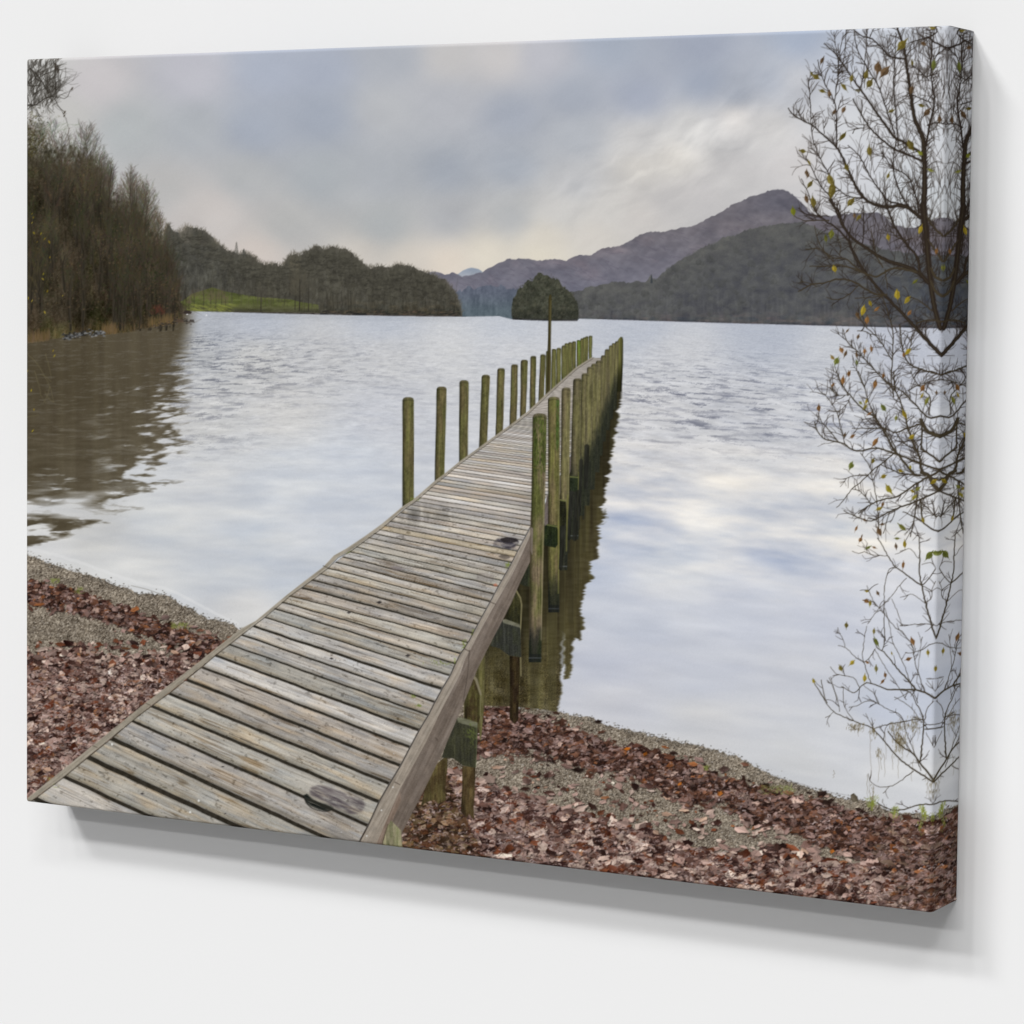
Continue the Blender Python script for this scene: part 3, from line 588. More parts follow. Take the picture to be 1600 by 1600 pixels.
# ---- dark water under and beside the jetty
L_REFL = label('printed_jetty_reflection', text='dark broken reflection of the jetty posts')
rf = [(738,1102),(740,1045),(750,1010),(790,955),(820,880),(850,820),(880,740),(915,640),(945,560),(968,540),(973,575),(972,611),(967,640),(968,662),(963,675),(958,692),(955,708),(953,727),(951,740),(948,752),(947,778),(946,789),(938,792),(945,812),(944,820),(935,822),(934,840),(945,792),(945,817),(935,823),(933,850),(932,872),(922,878),(924,892),(929,905),(918,915),(912,940),(909,960),(911,982),(905,990),(906,1002),(896,996),(894,1030),(892,1060),(883,1062),(881,1010),(878,985),(877,1030),(877,1080),(871,1112),(845,1108),(800,1104)]
sl, cv = poly(rf)
rip = fbm(WX[sl]*16, WY[sl]*52, 3, 181)
def shifted(cv, dx):           # ragged edge: push rows sideways with the ripples
    out = np.zeros_like(cv); idx = np.arange(cv.shape[1])
    for k in range(cv.shape[0]):
        yy = k + sl[0].start
        d = dx[k]*(1 if yy < 1000 else .5); out[k] = np.interp(idx - d*sm(880, 950, idx + sl[1].start + 60), idx, cv[k])
    return out
dxr = np.array([4.5*vnoise(F(k/7.5), F(0), 3) + 3.2*vnoise(F(k/2.2), F(0), 5) for k in range(cv.shape[0])])
cv = shifted(cv, dxr); cv[:, :3] = 0; cv[:, -3:] = 0; cv = (cv*2 + np.roll(cv, 1, 1) + np.roll(cv, -1, 1) + np.roll(cv, 2, 1) + np.roll(cv, -2, 1))/6
def under(X, Y):
    c = np.zeros(X.shape + (3,), F) + col(72,66,44)
    c = c + (fbm(X/6.5, Y/90, 3, 183)*.10)[..., None]*np.array([1, 1, .6], F)
    c = c + (fbm(X/14, Y/3.2, 3, 185)*.04)[..., None]
    dp = sm(70, 10, X - 762 - (1093 - Y)*.40); c = c*(1 - .38*dp*sm(1080, 960, Y))[..., None]
    sd = sm(960, 1090, Y); c = c + (sd*rng.normal(.02, .055, X.shape))[..., None].astype(F)*np.array([1, .9, .6], F)
    c = c + (sd*(fbm(X/12, Y/14, 3, 187)*.08))[..., None]
    return c
put(sl, cv, under, L_REFL)
for x, y0, y1, w in ((836,1035,1105,17),(864,957,1090,14),(879,892,1040,10),(894,845,970,11),(905,805,930,6),(915,770,860,6),(800,980,1095,12)):
    stroke(curve([(x, y0), (x - 1, (y0 + y1)/2), (x - 2, y1)], 5, .3), w, w*.8, col(60,56,38), .4)
    stroke(curve([(x + w*.42, y0), (x + w*.4 - 1, (y0 + y1)/2), (x - 2 + w*.4, y1)], 5, .25), 1.6, 1.2, col(104,100,66), .22)
fill([(872,1000),(877,985),(879,1040),(878,1085),(873,1112),(882,1112),(886,1062),(882,1010),(884,975)], wat[1050, 960], L_LAKE, .0)

# ---- the jetty
L_JET = label('printed_jetty', text='long weathered timber jetty with mossy posts')
L_FASC = label('printed_fascia_board', 'printed_jetty', 'long brown grey side board under the deck edge')
L_CURB = label('printed_edge_board', 'printed_jetty')
wood_n = lambda X, Y, s: fbm(X/s, Y/s, 3, 7)
def timber(a, b, seed, base=(120,110,98), sp=(38, 2.2), amp=.08):
    """board texture with grain along the direction a->b"""
    dx, dy = b[0] - a[0], b[1] - a[1]; L = math.hypot(dx, dy); dx /= L; dy /= L
    def f(X, Y):
        s = X*dx + Y*dy; t = -X*dy + Y*dx
        return (np.zeros(X.shape + (3,), F) + col(*base) + (fbm(s/sp[0], t/sp[1], 4, seed)*amp)[..., None]
                + (fbm(s/9, t/7, 3, seed + 5)*amp*.6)[..., None]*np.array([1, .9, .8], F) + rng.normal(0, .014, X.shape).astype(F)[..., None])
    return f
# hidden dark under-deck, then trestle pieces behind the fascia
fill([(560,1330),(757,1010),(834,850),(850,900),(790,1030),(757,1092),(742,1100),(700,1210),(640,1300),(620,1330)], tex((44,38,28), nz(20,20,.05,191)), L_REFL, .0)
def mossy(base, moss, seed, k=.5):
    def f(X, Y):
        m_ = np.clip(fbm(X/5, Y/13, 4, seed)*1.6 + k, 0, 1)[..., None]
        c = col(*base)*(1 - m_) + col(*moss)*m_
        return c*(1 + fbm(X/1.8, Y/26, 3, seed + 2)*.32)[..., None] + rng.normal(0, .02, X.shape).astype(F)[..., None]
    return f
def support(pts, base, moss=(70,74,40), seed=1, k=.4, shade=None, lb=None, round_=True):
    lbx = lb if lb is not None else label('printed_support', 'printed_jetty')
    xs = [p[0] for p in pts]
    f0 = mossy(base, moss, seed, k)
    x0, x1 = min(xs), max(xs)
    def f(X, Y):
        c = f0(X, Y)
        if round_:
            t = (X - x0)/(x1 - x0); c = c*(1 - .45*np.abs(t - .58)**1.5*2)[..., None]
        return c
    fill(pts, f, lbx)
    return lbx
support([(745,1047),(757,1018),(758,1030),(756,1112),(751,1160),(746,1130)], (104,98,66), (92,88,54), 201)
support([(657,1262),(668,1215),(680,1195),(699,1180),(699,1200),(696,1232),(697,1251),(685,1256),(678,1250),(665,1254)], (74,62,40), (96,86,54), 203)
support([(722,1197),(743,1198),(742,1240),(740,1262),(741,1282),(733,1272),(729,1278),(720,1268),(722,1230)], (72,58,38), (92,78,50), 205)
support([(727,1052),(738,1049),(744,1060),(751,1084),(750,1120),(745,1140),(725,1138),(724.5,1080)], (62,52,34), (84,80,46), 207)
stroke([(733,1050),(744,1062),(751,1085)], 5, 3, col(140,132,112), .75); stroke([(751,1086),(750,1118)], 1.6, 1.2, col(128,124,92), .7); stroke([(725.5,1060),(725,1120)], 1.2, 1.2, col(130,120,80), .55)
support([(690,1184),(704,1140),(714,1122),(746,1131),(745,1170),(743,1200),(723,1196),(708,1185)], (52,52,42), (58,58,43), 209, round_=False)
fill([(714,1122),(720,1120.5),(746,1129),(746,1137),(716,1129)], tex((108,108,88), nz(9,2,.1,211)), None, .85)
for _ in range(90): x, y = rnd.gauss(736, 5), rnd.gauss(1148, 9); stroke([(x, y), (x + 1, y + 1)], 1.6, 1.2, col(96,106,54), .4)
stroke([(745.5,1134),(743.5,1198)], 1.6, 1.6, col(96,104,76), .6)
support([(796,1025),(812,1027),(811,1080),(810,1126),(803,1131),(796,1123),(797,1080)], (44,34,24), (58,48,30), 213)
support([(793,918),(800,914),(808,922),(815,938),(814,975),(815,985),(790,975),(792,940)], (44,44,30), (62,60,36), 215)
stroke([(797,915),(806,922),(813,934),(815,945),(813,990),(814,1056)], 2.6, 1.6, col(140,132,98), .8)
support([(766,1009),(775,984),(785,969),(812,977),(813.5,985),(814.5,1027),(795,1024),(780,1013)], (50,51,46), (56,58,46), 217, .2, round_=False)
fill([(785,968),(790,967.5),(812,975.5),(813.5,981),(786,973)], tex((124,122,104), nz(8,2,.1,219)), None, .8)
support([(818,900),(826,882),(842,879),(843.5,900),(840,919),(818,915),(812,912)], (38,40,32), (50,54,36), 221, .3, round_=False)
# right row of posts, far to near
RP = [  # top xl, xr, top y, bottom xl, xr, bottom y
 (966,974,526,962.5,971.5,612,0),(961,967,533,957,963,640,0),(956,961.7,536,951.5,957.5,655,0),(951.6,958,539.5,946,952.5,672,0),(945,952.2,545.5,939.5,946.5,690,0),
 (939,947,555,934,941,712,0),(931,942,563,926,936.5,738,0),(923.7,934.7,568,919,929,765,0),(917,927.4,573,911,921,790,0),(908.7,921,583,904,913,806,0),(895.6,908.9,591,888,904,843,0),(877.6,891.8,605.4,873.5,886.5,891,0),
 (856,874.6,619.7,856.5,874,957,1),(832,854.5,646,826,845.5,1035,2)]
def post(xl, xr, yt, bl, br, yb, lb, seed, near_=0, right=True, ybr=None, base=None, green=None, cap=True, wet=None):
    w = xr - xl; rr = w*.16
    ybr = yb if ybr is None else ybr
    top = [(xl, yt + rr*1.6), (xl + w*.1, yt + rr*.5), (xl + w*.3, yt), (xl + w*.7, yt), (xl + w*.92, yt + rr*.5), (xr, yt + rr*1.6)]
    n = 14; R_ = []; L_ = []
    for k in range(1, n + 1):
        t = k/n; j = .16*math.sin(k*.55 + seed) + rnd.gauss(0, .04)
        R_.append((xr + (br - xr)*t + j, yt + rr*1.6 + (ybr - yt - rr*1.6)*t)); L_.append((xl + (bl - xl)*t + j, yt + rr*1.6 + (yb - yt - rr*1.6)*t))
    P_ = top + R_ + L_[::-1]
    base = base or (102,94,64); green = green or (98,95,62)
    wet = wet if wet is not None else yb + 500
    def f(X, Y):
        t = np.clip((Y - yt)/(yb - yt), 0, 1); x0 = xl + (bl - xl)*t; ww = w + ((br - bl) - w)*t
        s = np.clip((X - x0)/ww, 0, 1)
        m_ = np.clip(fbm(X/(w*.4) + seed, Y/38, 3, seed)*1.3 + .45 + .25*s, 0, 1)[..., None]
        c = col(*base)*(1 - m_) + col(*green)*m_
        br_ = .62 + .5*np.sin(np.clip(s*.92 + .12, 0, 1)*math.pi*.86) - .22*np.clip(.3 - s, 0, 1)*3*(.7)
        c = c*br_[..., None]
        c = c + (sm(.84, .97, s)*(.10 if w > 9 else .05))[..., None]*np.array([1, .98, .8], F) 
        c = c*(1 - sm(.25, 0, s)*.2)[..., None]
        if w > 9: c = c*(1 + fbm(X/1.7, Y/34, 3, seed + 3)*.26 + fbm(X/2.5, Y/4, 2, seed + 4)*.14)[..., None]
        else: c = c*(1 + fbm(X/1.5, Y/20, 2, seed + 3)*.2)[..., None]
        k = sm(wet - 30, wet + 25, Y + 10*fbm(X/6, Y/9, 2, seed + 8))[..., None]; c = c*(1 - k*.62) + k*col(6,10,12)
        if cap:
            kc = (1 - sm(w*.08, w*.42, Y - yt + w*.1*np.cos((s - .5)*3)))[..., None]; c = c*(1 - kc*.5) + kc*.5*col(98,92,80)
            ln = np.exp(-((Y - yt - w*.36 + w*.12*np.cos((s - .5)*3))/1.1)**2)[..., None]; c = c*(1 - ln*.22)
        return c + rng.normal(0, .014, X.shape).astype(F)[..., None]
    fill(P_, f, lb)
def block(pts, c=(34,40,30), top=None):
    fill(pts, mossy(c, (c[0] + 12, c[1] + 13, c[2] + 4), int(pts[0][0]), .2), label('printed_support', 'printed_jetty'))
    if top: stroke(top, 2.2, 2, col(112,116,70), .75)
# deck first (posts of both rows stand over its edges), left row of posts behind its edge
LP = [(628.7,647,620.5,628.7,647,792,783),(682,698,604,679,694.5,752,741),(717.7,732.5,594,717,731,723,714),(752.5,765.7,585.5,748,761,702,692),(777,789,575,774,786,681,671),
 (798.7,809.5,569,796,807.5,663,656),(813.7,825,562,812.5,822,649,642),(828.7,838,556,827.5,836.7,637,629),(844,852.6,553.6,841,850,627,619),(853,861,548,852,860,619,612),
 (862,869,545,861,868.5,611,604),(869.5,876.8,543.5,869,876,603,597),(877.6,885.8,539.5,877,885,594,588),(882,888.6,536,884,890,589,584),(888,894,534.5,888,894,583,578),
 (894,900,533,894,900,579,574),(901,907,531,901,907,575,569),(907,911.7,528.6,907,911.7,571,567),(911,915.5,527,911,915.5,568,563),(914.5,919.6,525.5,914,919,564,560),(920,925.7,524.4,920,925,561,557)]
for k, p in enumerate(LP[::-1]):
    i = len(LP) - 1 - k
    lb = label('printed_post', 'printed_jetty')
    post(p[0], p[1], p[2], p[3], p[4], p[5] + 3, lb, 300 + i, ybr=p[6] + 3, base=(88,80,54) if i < 9 else (94,90,56), green=(92,108,44) if i == 16 else ((88,86,52) if i < 9 else (98,98,58)), wet=p[5] + 12)
    if i == 9:
        lb = label('printed_pole', 'printed_jetty', 'single tall thin pole among the left posts')
        fill([(857.2,466),(858.6,461),(860.5,459.5),(861.8,463),(861.2,520),(860.6,560),(860.4,615),(853.6,617),(855.2,560),(856.6,520)], tex((66,60,36), nz(1.6,30,.07,307), nz(8,30,.04,309)), lb)
        stroke([(860.9,470),(860,560),(859.2,612)], 1, 1, col(110,104,66), .6); stroke([(857.6,468),(856.2,540),(854.6,612)], 1, 1, col(44,40,26), .6)
Rline = [(500,1440),(545,1345),(560,1316),(575,1288),(592.5,1250),(609,1222),(626,1194),(641,1165),(655,1139),(669,1116),(679,1096),(691,1073.8),(703.8,1052.5),(718.8,1021),(732,1002),(750,967.5),(765,940),(780,912.5),(797.5,882.5),(808.8,860),(820,838),(829,821),(856,772),(879,733),(894,704),(920,652),(945,598),(963,561)]
Lline = [(-60,1340),(20,1273),(48,1252),(57,1246),(102,1211.5),(140.5,1180.5),(177,1152),(208,1125),(238.5,1102),(266,1082),(293,1060),(317.6,1041.5),(338,1023),(359,1005.6),(379,991),(396.6,977),(414,964),(429.5,950),(452,930),(473,917),(487,905),(512.5,887),(536,869.5),(548,861),(566,847),(591,827),(608,815),(629,798),(642,787),(648,783),(680,755),(697,741),(719,723),(749,702),(764,690),(791,670),(809,657.5),(826,644),(851,620),(876,597.5),(901,575),(926,558.7)]
deck = Lline + Rline[::-1]
fill([(x, y) for x, y in deck], tex((46,42,35), nz(6,6,.05,401)), L_JET)
fill([(826,644),(851,620),(876,597.5),(901,575),(926,558.7),(963,561),(945,598),(920,652)], tex((156,150,142), nz(30,2,.05,403)), L_JET)
# boards: (left x, left y, right x, right y) of each gap
G = [(-75,1340,380,1558),(-30,1310,430,1530),(10,1280,500,1515),(57,1245,530,1471),(102,1212,530,1409),(140.5,1181,548,1369),(177,1152,563,1331),(208,1125,572.5,1286),(238.5,1102,592.5,1250),(266,1082,608.7,1222),(293,1060,625,1194),
 (317.6,1041.5,641,1165.5),(338,1023,655,1139),(359,1005.6,668,1115.5),(379,991,679,1095),(396.6,977,690,1074),(414,964,701,1054),(429.5,950,710,1035.5),(441,940,720,1020),(452,930,730,1002.5),
 (473,917,740,988),(487,905,747.5,974),(500,896,751,962),(512.5,887,757.5,950),(525,878,764,939),(536,869.5,770,926.5),(547.6,862,777,915),(557,854,783,906),(566,847,789,897.5),(574,839.5,794,887.5),(584,833,799,878),(591,827,804,870)]
G = G[1:]
y = 870.
yl = 827.
while y > 563:
    d = 6.6e-5*(y - 497)**2
    y -= d
    xr_ = np.interp(-y, [-q[1] for q in Rline], [q[0] for q in Rline])
    slope = np.interp(y, [560, 620, 700, 780, 870], [.015, .07, .115, .155, .195])
    xx = 926.
    for _ in range(40):                         # meet the left edge
        yy_ = y - slope*(xr_ - xx); xx = np.interp(-yy_, [-q[1] for q in Lline], [q[0] for q in Lline])
    G.append((xx, y - slope*(xr_ - xx), xr_, y))
def edge_x(line, y): return np.interp(-y, [-q[1] for q in line], [q[0] for q in line])
TONES = [(166,162,157),(162,158,149),(174,168,160),(157,153,145),(166,158,149),(177,173,168),(152,147,141),(170,164,153)]
SPECIAL = {}
LW = poly(deck)
dsl, dcv = LW
dX, dY = XX[dsl], YY[dsl]
num = 0
for i in range(len(G) - 1):
    a, b = G[i], G[i + 1]                       # a is the nearer gap, b the farther one
    sa = (a[3] - a[1])/(a[2] - a[0]); sb = (b[3] - b[1])/(b[2] - b[0])
    x0, x1 = min(a[0], b[0]) - 3, max(a[2], b[2]) + 3
    y0, y1 = min(a[1], b[1]) - 2, max(a[3], b[3]) + 2
    j0, j1 = max(0, int(y0)), min(NY, int(y1) + 1); i0, i1 = max(0, int(x0)), min(NX, int(x1) + 1)
    if j1 <= j0 or i1 <= i0: continue
    s2 = (slice(j0, j1), slice(i0, i1)); X, Y = XX[s2], YY[s2]
    wob = .5 if a[3] > 900 else .2
    ya = a[1] + sa*(X - a[0]) + fbm(X/26, X*0 + i, 3, 411)*wob*2.2; yb_ = b[1] + sb*(X - b[0]) + fbm(X/26, X*0 + i + 1, 3, 411)*wob*2.2
    th = np.maximum(ya - yb_, .3)
    t = (Y - yb_)/th                            # 0 at far side, 1 at near side
    px = float(np.mean(th)); gapf = np.clip(.17 + .03*math.sin(i*2.1) + (.05 if i % 5 == 3 else 0), .1, .3)*(1. if a[3] > 930 else .92)
    if px < 3.2: gapf = .12
    g0 = gapf*.75                               # gap sits at the far edge of each slot
    cov = np.clip((t - g0)*th + .5, 0, 1)*np.clip((1 - t)*th + .5 - .0, 0, 1)
    # clip to the deck between the edge boards
    full = np.zeros(X.shape, F)
    oj0, oj1 = max(j0, dsl[0].start), min(j1, dsl[0].stop); oi0, oi1 = max(i0, dsl[1].start), min(i1, dsl[1].stop)
    if oj1 <= oj0 or oi1 <= oi0: continue
    full[oj0-j0:oj1-j0, oi0-i0:oi1-i0] = dcv[oj0-dsl[0].start:oj1-dsl[0].start, oi0-dsl[1].start:oi1-dsl[1].start]
    cov = cov*full
    tone = np.array(rnd.choice(TONES), float) + rnd.uniform(-7, 7)
    if 640 < a[3] < 872: tone = tone + np.array([8, 8, 10]) + rnd.uniform(-13, 13)
    if a[3] <= 660: tone = np.array([168, 161, 154]) + rnd.uniform(-9, 9)
    if 862 < a[3] < 874 and i > 20: tone = np.array([168, 157, 138])
    if abs(a[3] - 906) < 2: tone = np.array([172,166,156])
    c = np.zeros(X.shape + (3,), F) + col(*tone)
    L = a[2] - a[0]; s = (X - a[0]); tt = t*px
    sl_ = (sa + sb)/2; along = X + sl_*Y; 
    if px > 3:
        c = c + (fbm(along/80, tt/2.6 + i*13, 3, 421)*.10)[..., None] + (fbm(along/22, tt/5 + i*7, 3, 425)*.07)[..., None]*np.array([1, .9, .7], F)
        stain = np.clip(fbm(along/55 + i*3, tt/9 + i*5, 3, 427) - .05, 0, 1); c = c + (stain*.16)[..., None]*np.array([.35, .02, -.4], F)
        blue = np.clip(fbm(along/60 + i*9, tt/12 + i*2, 3, 429) - .05, 0, 1); c = c + (blue*.12)[..., None]*np.array([-.25, -.05, .2], F)
    else:
        c = c + (fbm(along/40, Y/1.5, 3, 421)*.07)[..., None]
    q = np.clip((t - g0)/(1 - g0), 0, 1)
    c = c*(1 + .07*np.sin(q*math.pi) - .20*sm(.72, 1, q))[..., None] + (sm(.70, .95, q)*(1 - sm(.95, 1, q))*.03)[..., None]*np.array([1, .7, 0], F)
    hl_ = np.exp(-((q - .07)*max(px, 5)/1.3)**2); c = c + (hl_*.045)[..., None]
    if px > 7:                                  # checks and cracks along the grain
        cr = np.abs(fbm(along/110 + i*31, tt/4.5 + i*17, 2, 431)); msk = sm(.05, .35, fbm(along/70 + i*5, tt/12, 2, 433))
        c = c - (np.exp(-(cr/.085)**2)*msk*.17)[..., None]*np.array([.8, .95, 1.1], F)
        kn = fbm(along/9 + i*3, tt/4.5 + i*29, 3, 435); c = c - (sm(.42, .62, kn)*.16)[..., None]
        c = c + (rng.normal(0, .020, X.shape).astype(F))[..., None]
    wetm = np.exp(-((X - 655 - (Y - 800)*.2)/50)**2 - ((Y - 805)/16)**2)
    c = c*(1 - .28*wetm*(.6 + .8*vnoise(X/5, Y/30, 4)))[..., None]
    dirty = sm(40, 0, np.abs(X - edge_x(Rline, float(a[3])) + 14))*.05; c = c - dirty[..., None]
    num += 1
    pl = label('printed_plank', 'printed_jetty') if px > 3.2 else L_JET
    put(s2, cov, c, pl)
    # dark line under the near edge deepens the gap
    if px > 6:
        stroke([(a[0], a[1] + gapf*px*.32), (a[2], a[3] + gapf*px*.32)], max(1, gapf*px*.45), max(1, gapf*px*.4), lambda X, Y: np.zeros(X.shape + (3,), F) + col(34,31,24), .0)
    if px > 9:
        for u_ in (.035, .06, .93, .965):
            for v_ in (.35, .7):
                xn = a[0] + L*u_ + rnd.gauss(0, 2); yn = (b[1] + sb*(xn - b[0])) + px*v_
                if rnd.random() < .75: fill([(xn - 1.2, yn), (xn, yn - 1), (xn + 1.2, yn), (xn, yn + 1)], col(*(rnd.choice([(196,196,196),(112,108,104)]))), None, .8, 2)
        for _ in range(int(7 + px/3)):
            xn = a[0] + L*rnd.uniform(.03, .97); yn = (b[1] + sb*(xn - b[0])) + px*rnd.uniform(.3, .9); q_ = rnd.uniform(.4, 1.3)
            stroke([(xn, yn), (xn + rnd.uniform(0, 3), yn + rnd.uniform(0, 1.4))], q_, .6, col(74,68,64), .65)
        for _ in range(int(3 + px/5)):
            xn = a[0] + L*rnd.uniform(.05, .7); v_ = rnd.uniform(.3, .9); ln = rnd.uniform(20, 90)
            P_ = [(xn + k*ln/8, (b[1] + sb*(xn + k*ln/8 - b[0])) + px*v_ + rnd.gauss(0, .35) + k*.12) for k in range(9)]
            stroke(P_, rnd.uniform(.5, 1.1), .4, col(*rnd.choice([(86,78,70),(100,84,66),(70,64,58)])), rnd.uniform(.4, .8))
# knots and the dark worn patches
def patch(pts, c, a=.85, lb=None): fill(curve(pts + [pts[0]], 3, .25), tex(c, nz(9,2.4,.09,441), grain(.02)), lb, a)
def worn(pts, k, tint, soft=3):
    sl, cv = poly(curve(pts + [pts[0]], 3, .3)); 
    for _ in range(soft): cv = (cv + np.roll(cv, 1, 0) + np.roll(cv, -1, 0) + np.roll(cv, 1, 1) + np.roll(cv, -1, 1))/5
    n_ = np.clip(.75 + fbm((XX[sl] + YY[sl]*.4)/16, (YY[sl] - XX[sl]*.4)/2.2, 3, 445)*.9, 0, 1.2)
    g_ = (cv*n_*k)[..., None]; img[sl] = img[sl]*(1 - g_) + col(*tint)*g_
worn([(486,1230),(500,1227),(530,1235),(562,1246),(570,1257),(563,1270),(548,1272),(528,1264),(500,1250),(484,1241)], .78, (78,70,74), 6)
worn([(500,1230),(520,1235),(545,1243),(552,1250),(530,1246),(505,1238)], .3, (170,160,156), 3)
worn([(474,1243),(479,1240),(492,1251),(510,1257),(521,1263),(512,1268),(494,1265),(480,1258)], 1., (40,42,38), 1)
stroke(curve([(474,1243),(479,1255),(490,1264),(508,1268),(521,1264)], 3), 1.3, 1, col(28,26,24), .8)
worn([(770,852),(774,844),(782,840),(800,840),(810,844),(809,850),(800,857),(786,858)], .9, (70,66,72), 2)
patch([(781,842),(790,840),(806,841),(810,845),(800,848),(786,847)], (44,40,42), .9); patch([(780,848),(792,851),(806,849),(800,853),(786,853)], (122,118,122), .7)
patch([(778,869),(790,866),(797,871),(788,874)], (70,64,60), .6); patch([(745,900),(752,895),(770,899),(771,907),(757,909),(745,906)], (128,120,118), .35); patch([(607,886),(622,885),(630,890),(618,892)], (112,102,104), .5)
for x, y, s in ((592.5,941,3),(637,1024,3),(518,1029,2.2),(545,957,2.4),(222,1240,2.2),(348,1198,1.8),(372,1200,1.6),(352,1271,1.5)): patch([(x-s*1.6,y),(x,y-s*.7),(x+s*1.7,y),(x,y+s*.8)], (50,46,46), .9)
for x, y in ((297,1269),(310.5,1251),(175,1163)): fill([(x-2.2,y),(x,y-2.2),(x+2.2,y),(x,y+2.2)], col(216,216,212))
def moss(x, y, n, sx, sy):
    for _ in range(n): px, py = rnd.gauss(x, sx), rnd.gauss(y, sy); stroke([(px, py), (px + rnd.gauss(0, 1.4), py - rnd.uniform(.5, 2.5))], 1.3, .8, col(*rnd.choice([(112,126,54),(96,110,48),(130,144,66)])), .55)
for a_ in ((794,883,26,2,2),(726,1009,30,2,6),(738,990,12,1,3),(545,862,22,2.4,1.2),(690,1036,24,9,2),(711,1034,14,1,4),(646,781,20,4,1.2),(82,1222,36,6,5),(654,1103,16,2,1),(648,1089,10,3,1)): moss(*a_)
patch([(770,913),(775,911),(778,915),(773,917)], (176,112,88), .8); patch([(286,1061),(291,1059),(292,1063),(287,1064)], (124,52,38), .9)
# edge boards
Lout = [(20,1268),(41.5,1248.6),(92,1208),(145,1165),(227,1099),(289,1051.6),(376.5,982.6),(400,970),(430,945),(447.8,930),(480,905),(505,886),(522,868),(540.6,857.5),(570,838),(597,818.5),(629,791.5),(645,781.5),(677.5,753),(695,740),(717.5,721.5),(747.5,700),(762.5,689),(790,669),(807.5,656.5),(825,643),(850,619),(875,596.5),(900,574.3),(925,558)]
Lin = [(28,1268),(49,1251),(57,1245),(100,1213),(140,1180),(176,1151),(208,1124),(238,1101),(266,1081),(293,1059),(338,1022),(379,990),(414,963),(430,950),(452,931),(487,906),(512,887),(527,871),(547,861),(574,841),(600,822),(630,796),(648,783.5),(680,755.5),(697,742),(719,723.5),(749,702),(764,691),(791.5,671),(809,658.5),(826,645),(851,621),(876,598),(901,575.5),(926,559.3)]
fill(Lout + Lin[::-1], timber((40,1250), (430,947), 451, (150,142,128), (40, 2), .09), L_CURB)
stroke([(q[0] + .8, q[1] + .8) for q in Lin], 1.6, .8, col(62,56,46), .75)
stroke(Lout, 1.1, .6, col(176,168,152), .5)
for x, y in ((145,1165),(228,1099),(505,884)): stroke([(x, y), (x + 7, y + 3)], 1.2, 1, col(70,62,52), .8)
# fascia
ftop = [(572,1345),(588,1319),(602,1285),(625,1232),(665,1160),(690,1107.5),(719,1052.5),(726,1030),(733.7,1016),(750,985),(772.5,945),(800,897.5),(815,866),(832.5,826)]
fbot = [(833,868),(812.5,910),(800,940),(785,970),(770,998),(758.7,1020),(745,1047.5),(725,1098),(721,1107),(691,1177),(660,1240),(628.7,1300),(614,1335)]
def fasc(X, Y):
    c = timber((595,1320), (832,826), 461, (112,101,92), (60, 2.4), .07)(X, Y)
    b = sm(700, 620, X)*.02; e = fbm((X*.46 - Y*.87)/90, (X*.87 + Y*.46)/9, 3, 463)
    return c + (e*.03)[..., None] - b[..., None]
fill(ftop + fbot, fasc, L_FASC)
# the nearest fascia bit steps out, with a mossy raker below
fill([(585,1322),(600,1290),(625,1236),(627,1250),(610,1290),(594,1326)], timber((595,1320), (625,1240), 465, (124,108,96), (30, 2.6), .09), L_FASC)
fill([(594,1330),(606,1290),(611,1282),(627,1298),(629,1330)], mossy((136,130,104), (122,122,90), 467, .3), label('printed_support', 'printed_jetty'))
stroke([(606,1288),(596,1322)], 1.4, 1.4, col(70,60,48), .7)
ctop = [(548,1345),(561,1318),(576,1290),(593.5,1252),(610,1224),(627,1196),(642,1167),(656,1141),(670,1118),(680,1098),(692,1076),(705,1054.5),(711,1040),(719.5,1023),(727,1012),(733,1003),(751,969),(766,942),(781,914),(798,884),(809.5,861.5),(821,840),(830,822.5)]
fill(ctop + ftop[::-1], timber((560,1316), (829,821), 471, (148,138,126), (46, 2.1), .09), L_CURB)
stroke([(q[0] - .6, q[1] - .6) for q in ctop], 2.2, 1.2, col(44,38,32), .85)
stroke(ftop, 1.2, .8, col(172,160,146), .45)
for x, y, dx in ((726,1014,8),(765,940,9),(617,1222,8),(681,1153,3)): stroke([(x, y), (x + dx, y + 4)], 1.5, 1.1, col(66,56,50), .8)
stroke([(733.5,1016),(731,1050),(724,1096)], 1.3, 1, col(66,58,52), .7)
for x, y in ((596,1266),(614,1230),(573,1306)): fill([(x-1.6,y),(x,y-1.6),(x+1.6,y),(x,y+1.6)], col(206,204,200))
# far fascia pieces seen between the right posts
for q in ([(851,820),(850,790),(858.8,774),(858.8,812),(850,832)],[(874,762),(874,745),(879,737),(879.5,760),(873,777)],[(890,716),(893.7,706),(895,728),(889,742)],[(854,776),(857,771),(859,776),(852,790)]):
    fill(q, timber((832,826), (893,706), 473, (104,95,92), (60, 2.4), .05), L_FASC)
for q, t_ in (([(929,662),(936,662),(936,700),(929,700)],[(930,664),(936,664)]),([(915,698),(925,697),(925,722),(915,722)],[(916,698),(924,697)]),([(905,718),(912,717),(913,760),(905,760)],[(906,718),(911,717)])):
    pass
SUP = {10: ([(890,746),(891,744),(905,744),(907,748),(907,766),(903,769),(890,766)],(36,42,30),[(891,745),(905,746)]), 11: ([(874,782),(884,783),(885,808),(883,822),(873,822)],(30,30,22),[(875,781),(884,783)]),
       12: ([(850,822),(856,819),(869,821),(872,828),(872,850),(868,856),(850,852),(844,846)],(30,36,24),[(855,820),(870,823)]), 13: ([(820,884),(830,879),(842,881),(844,900),(840,919),(818,915)],(38,44,32),[(828,880),(842,884)])}
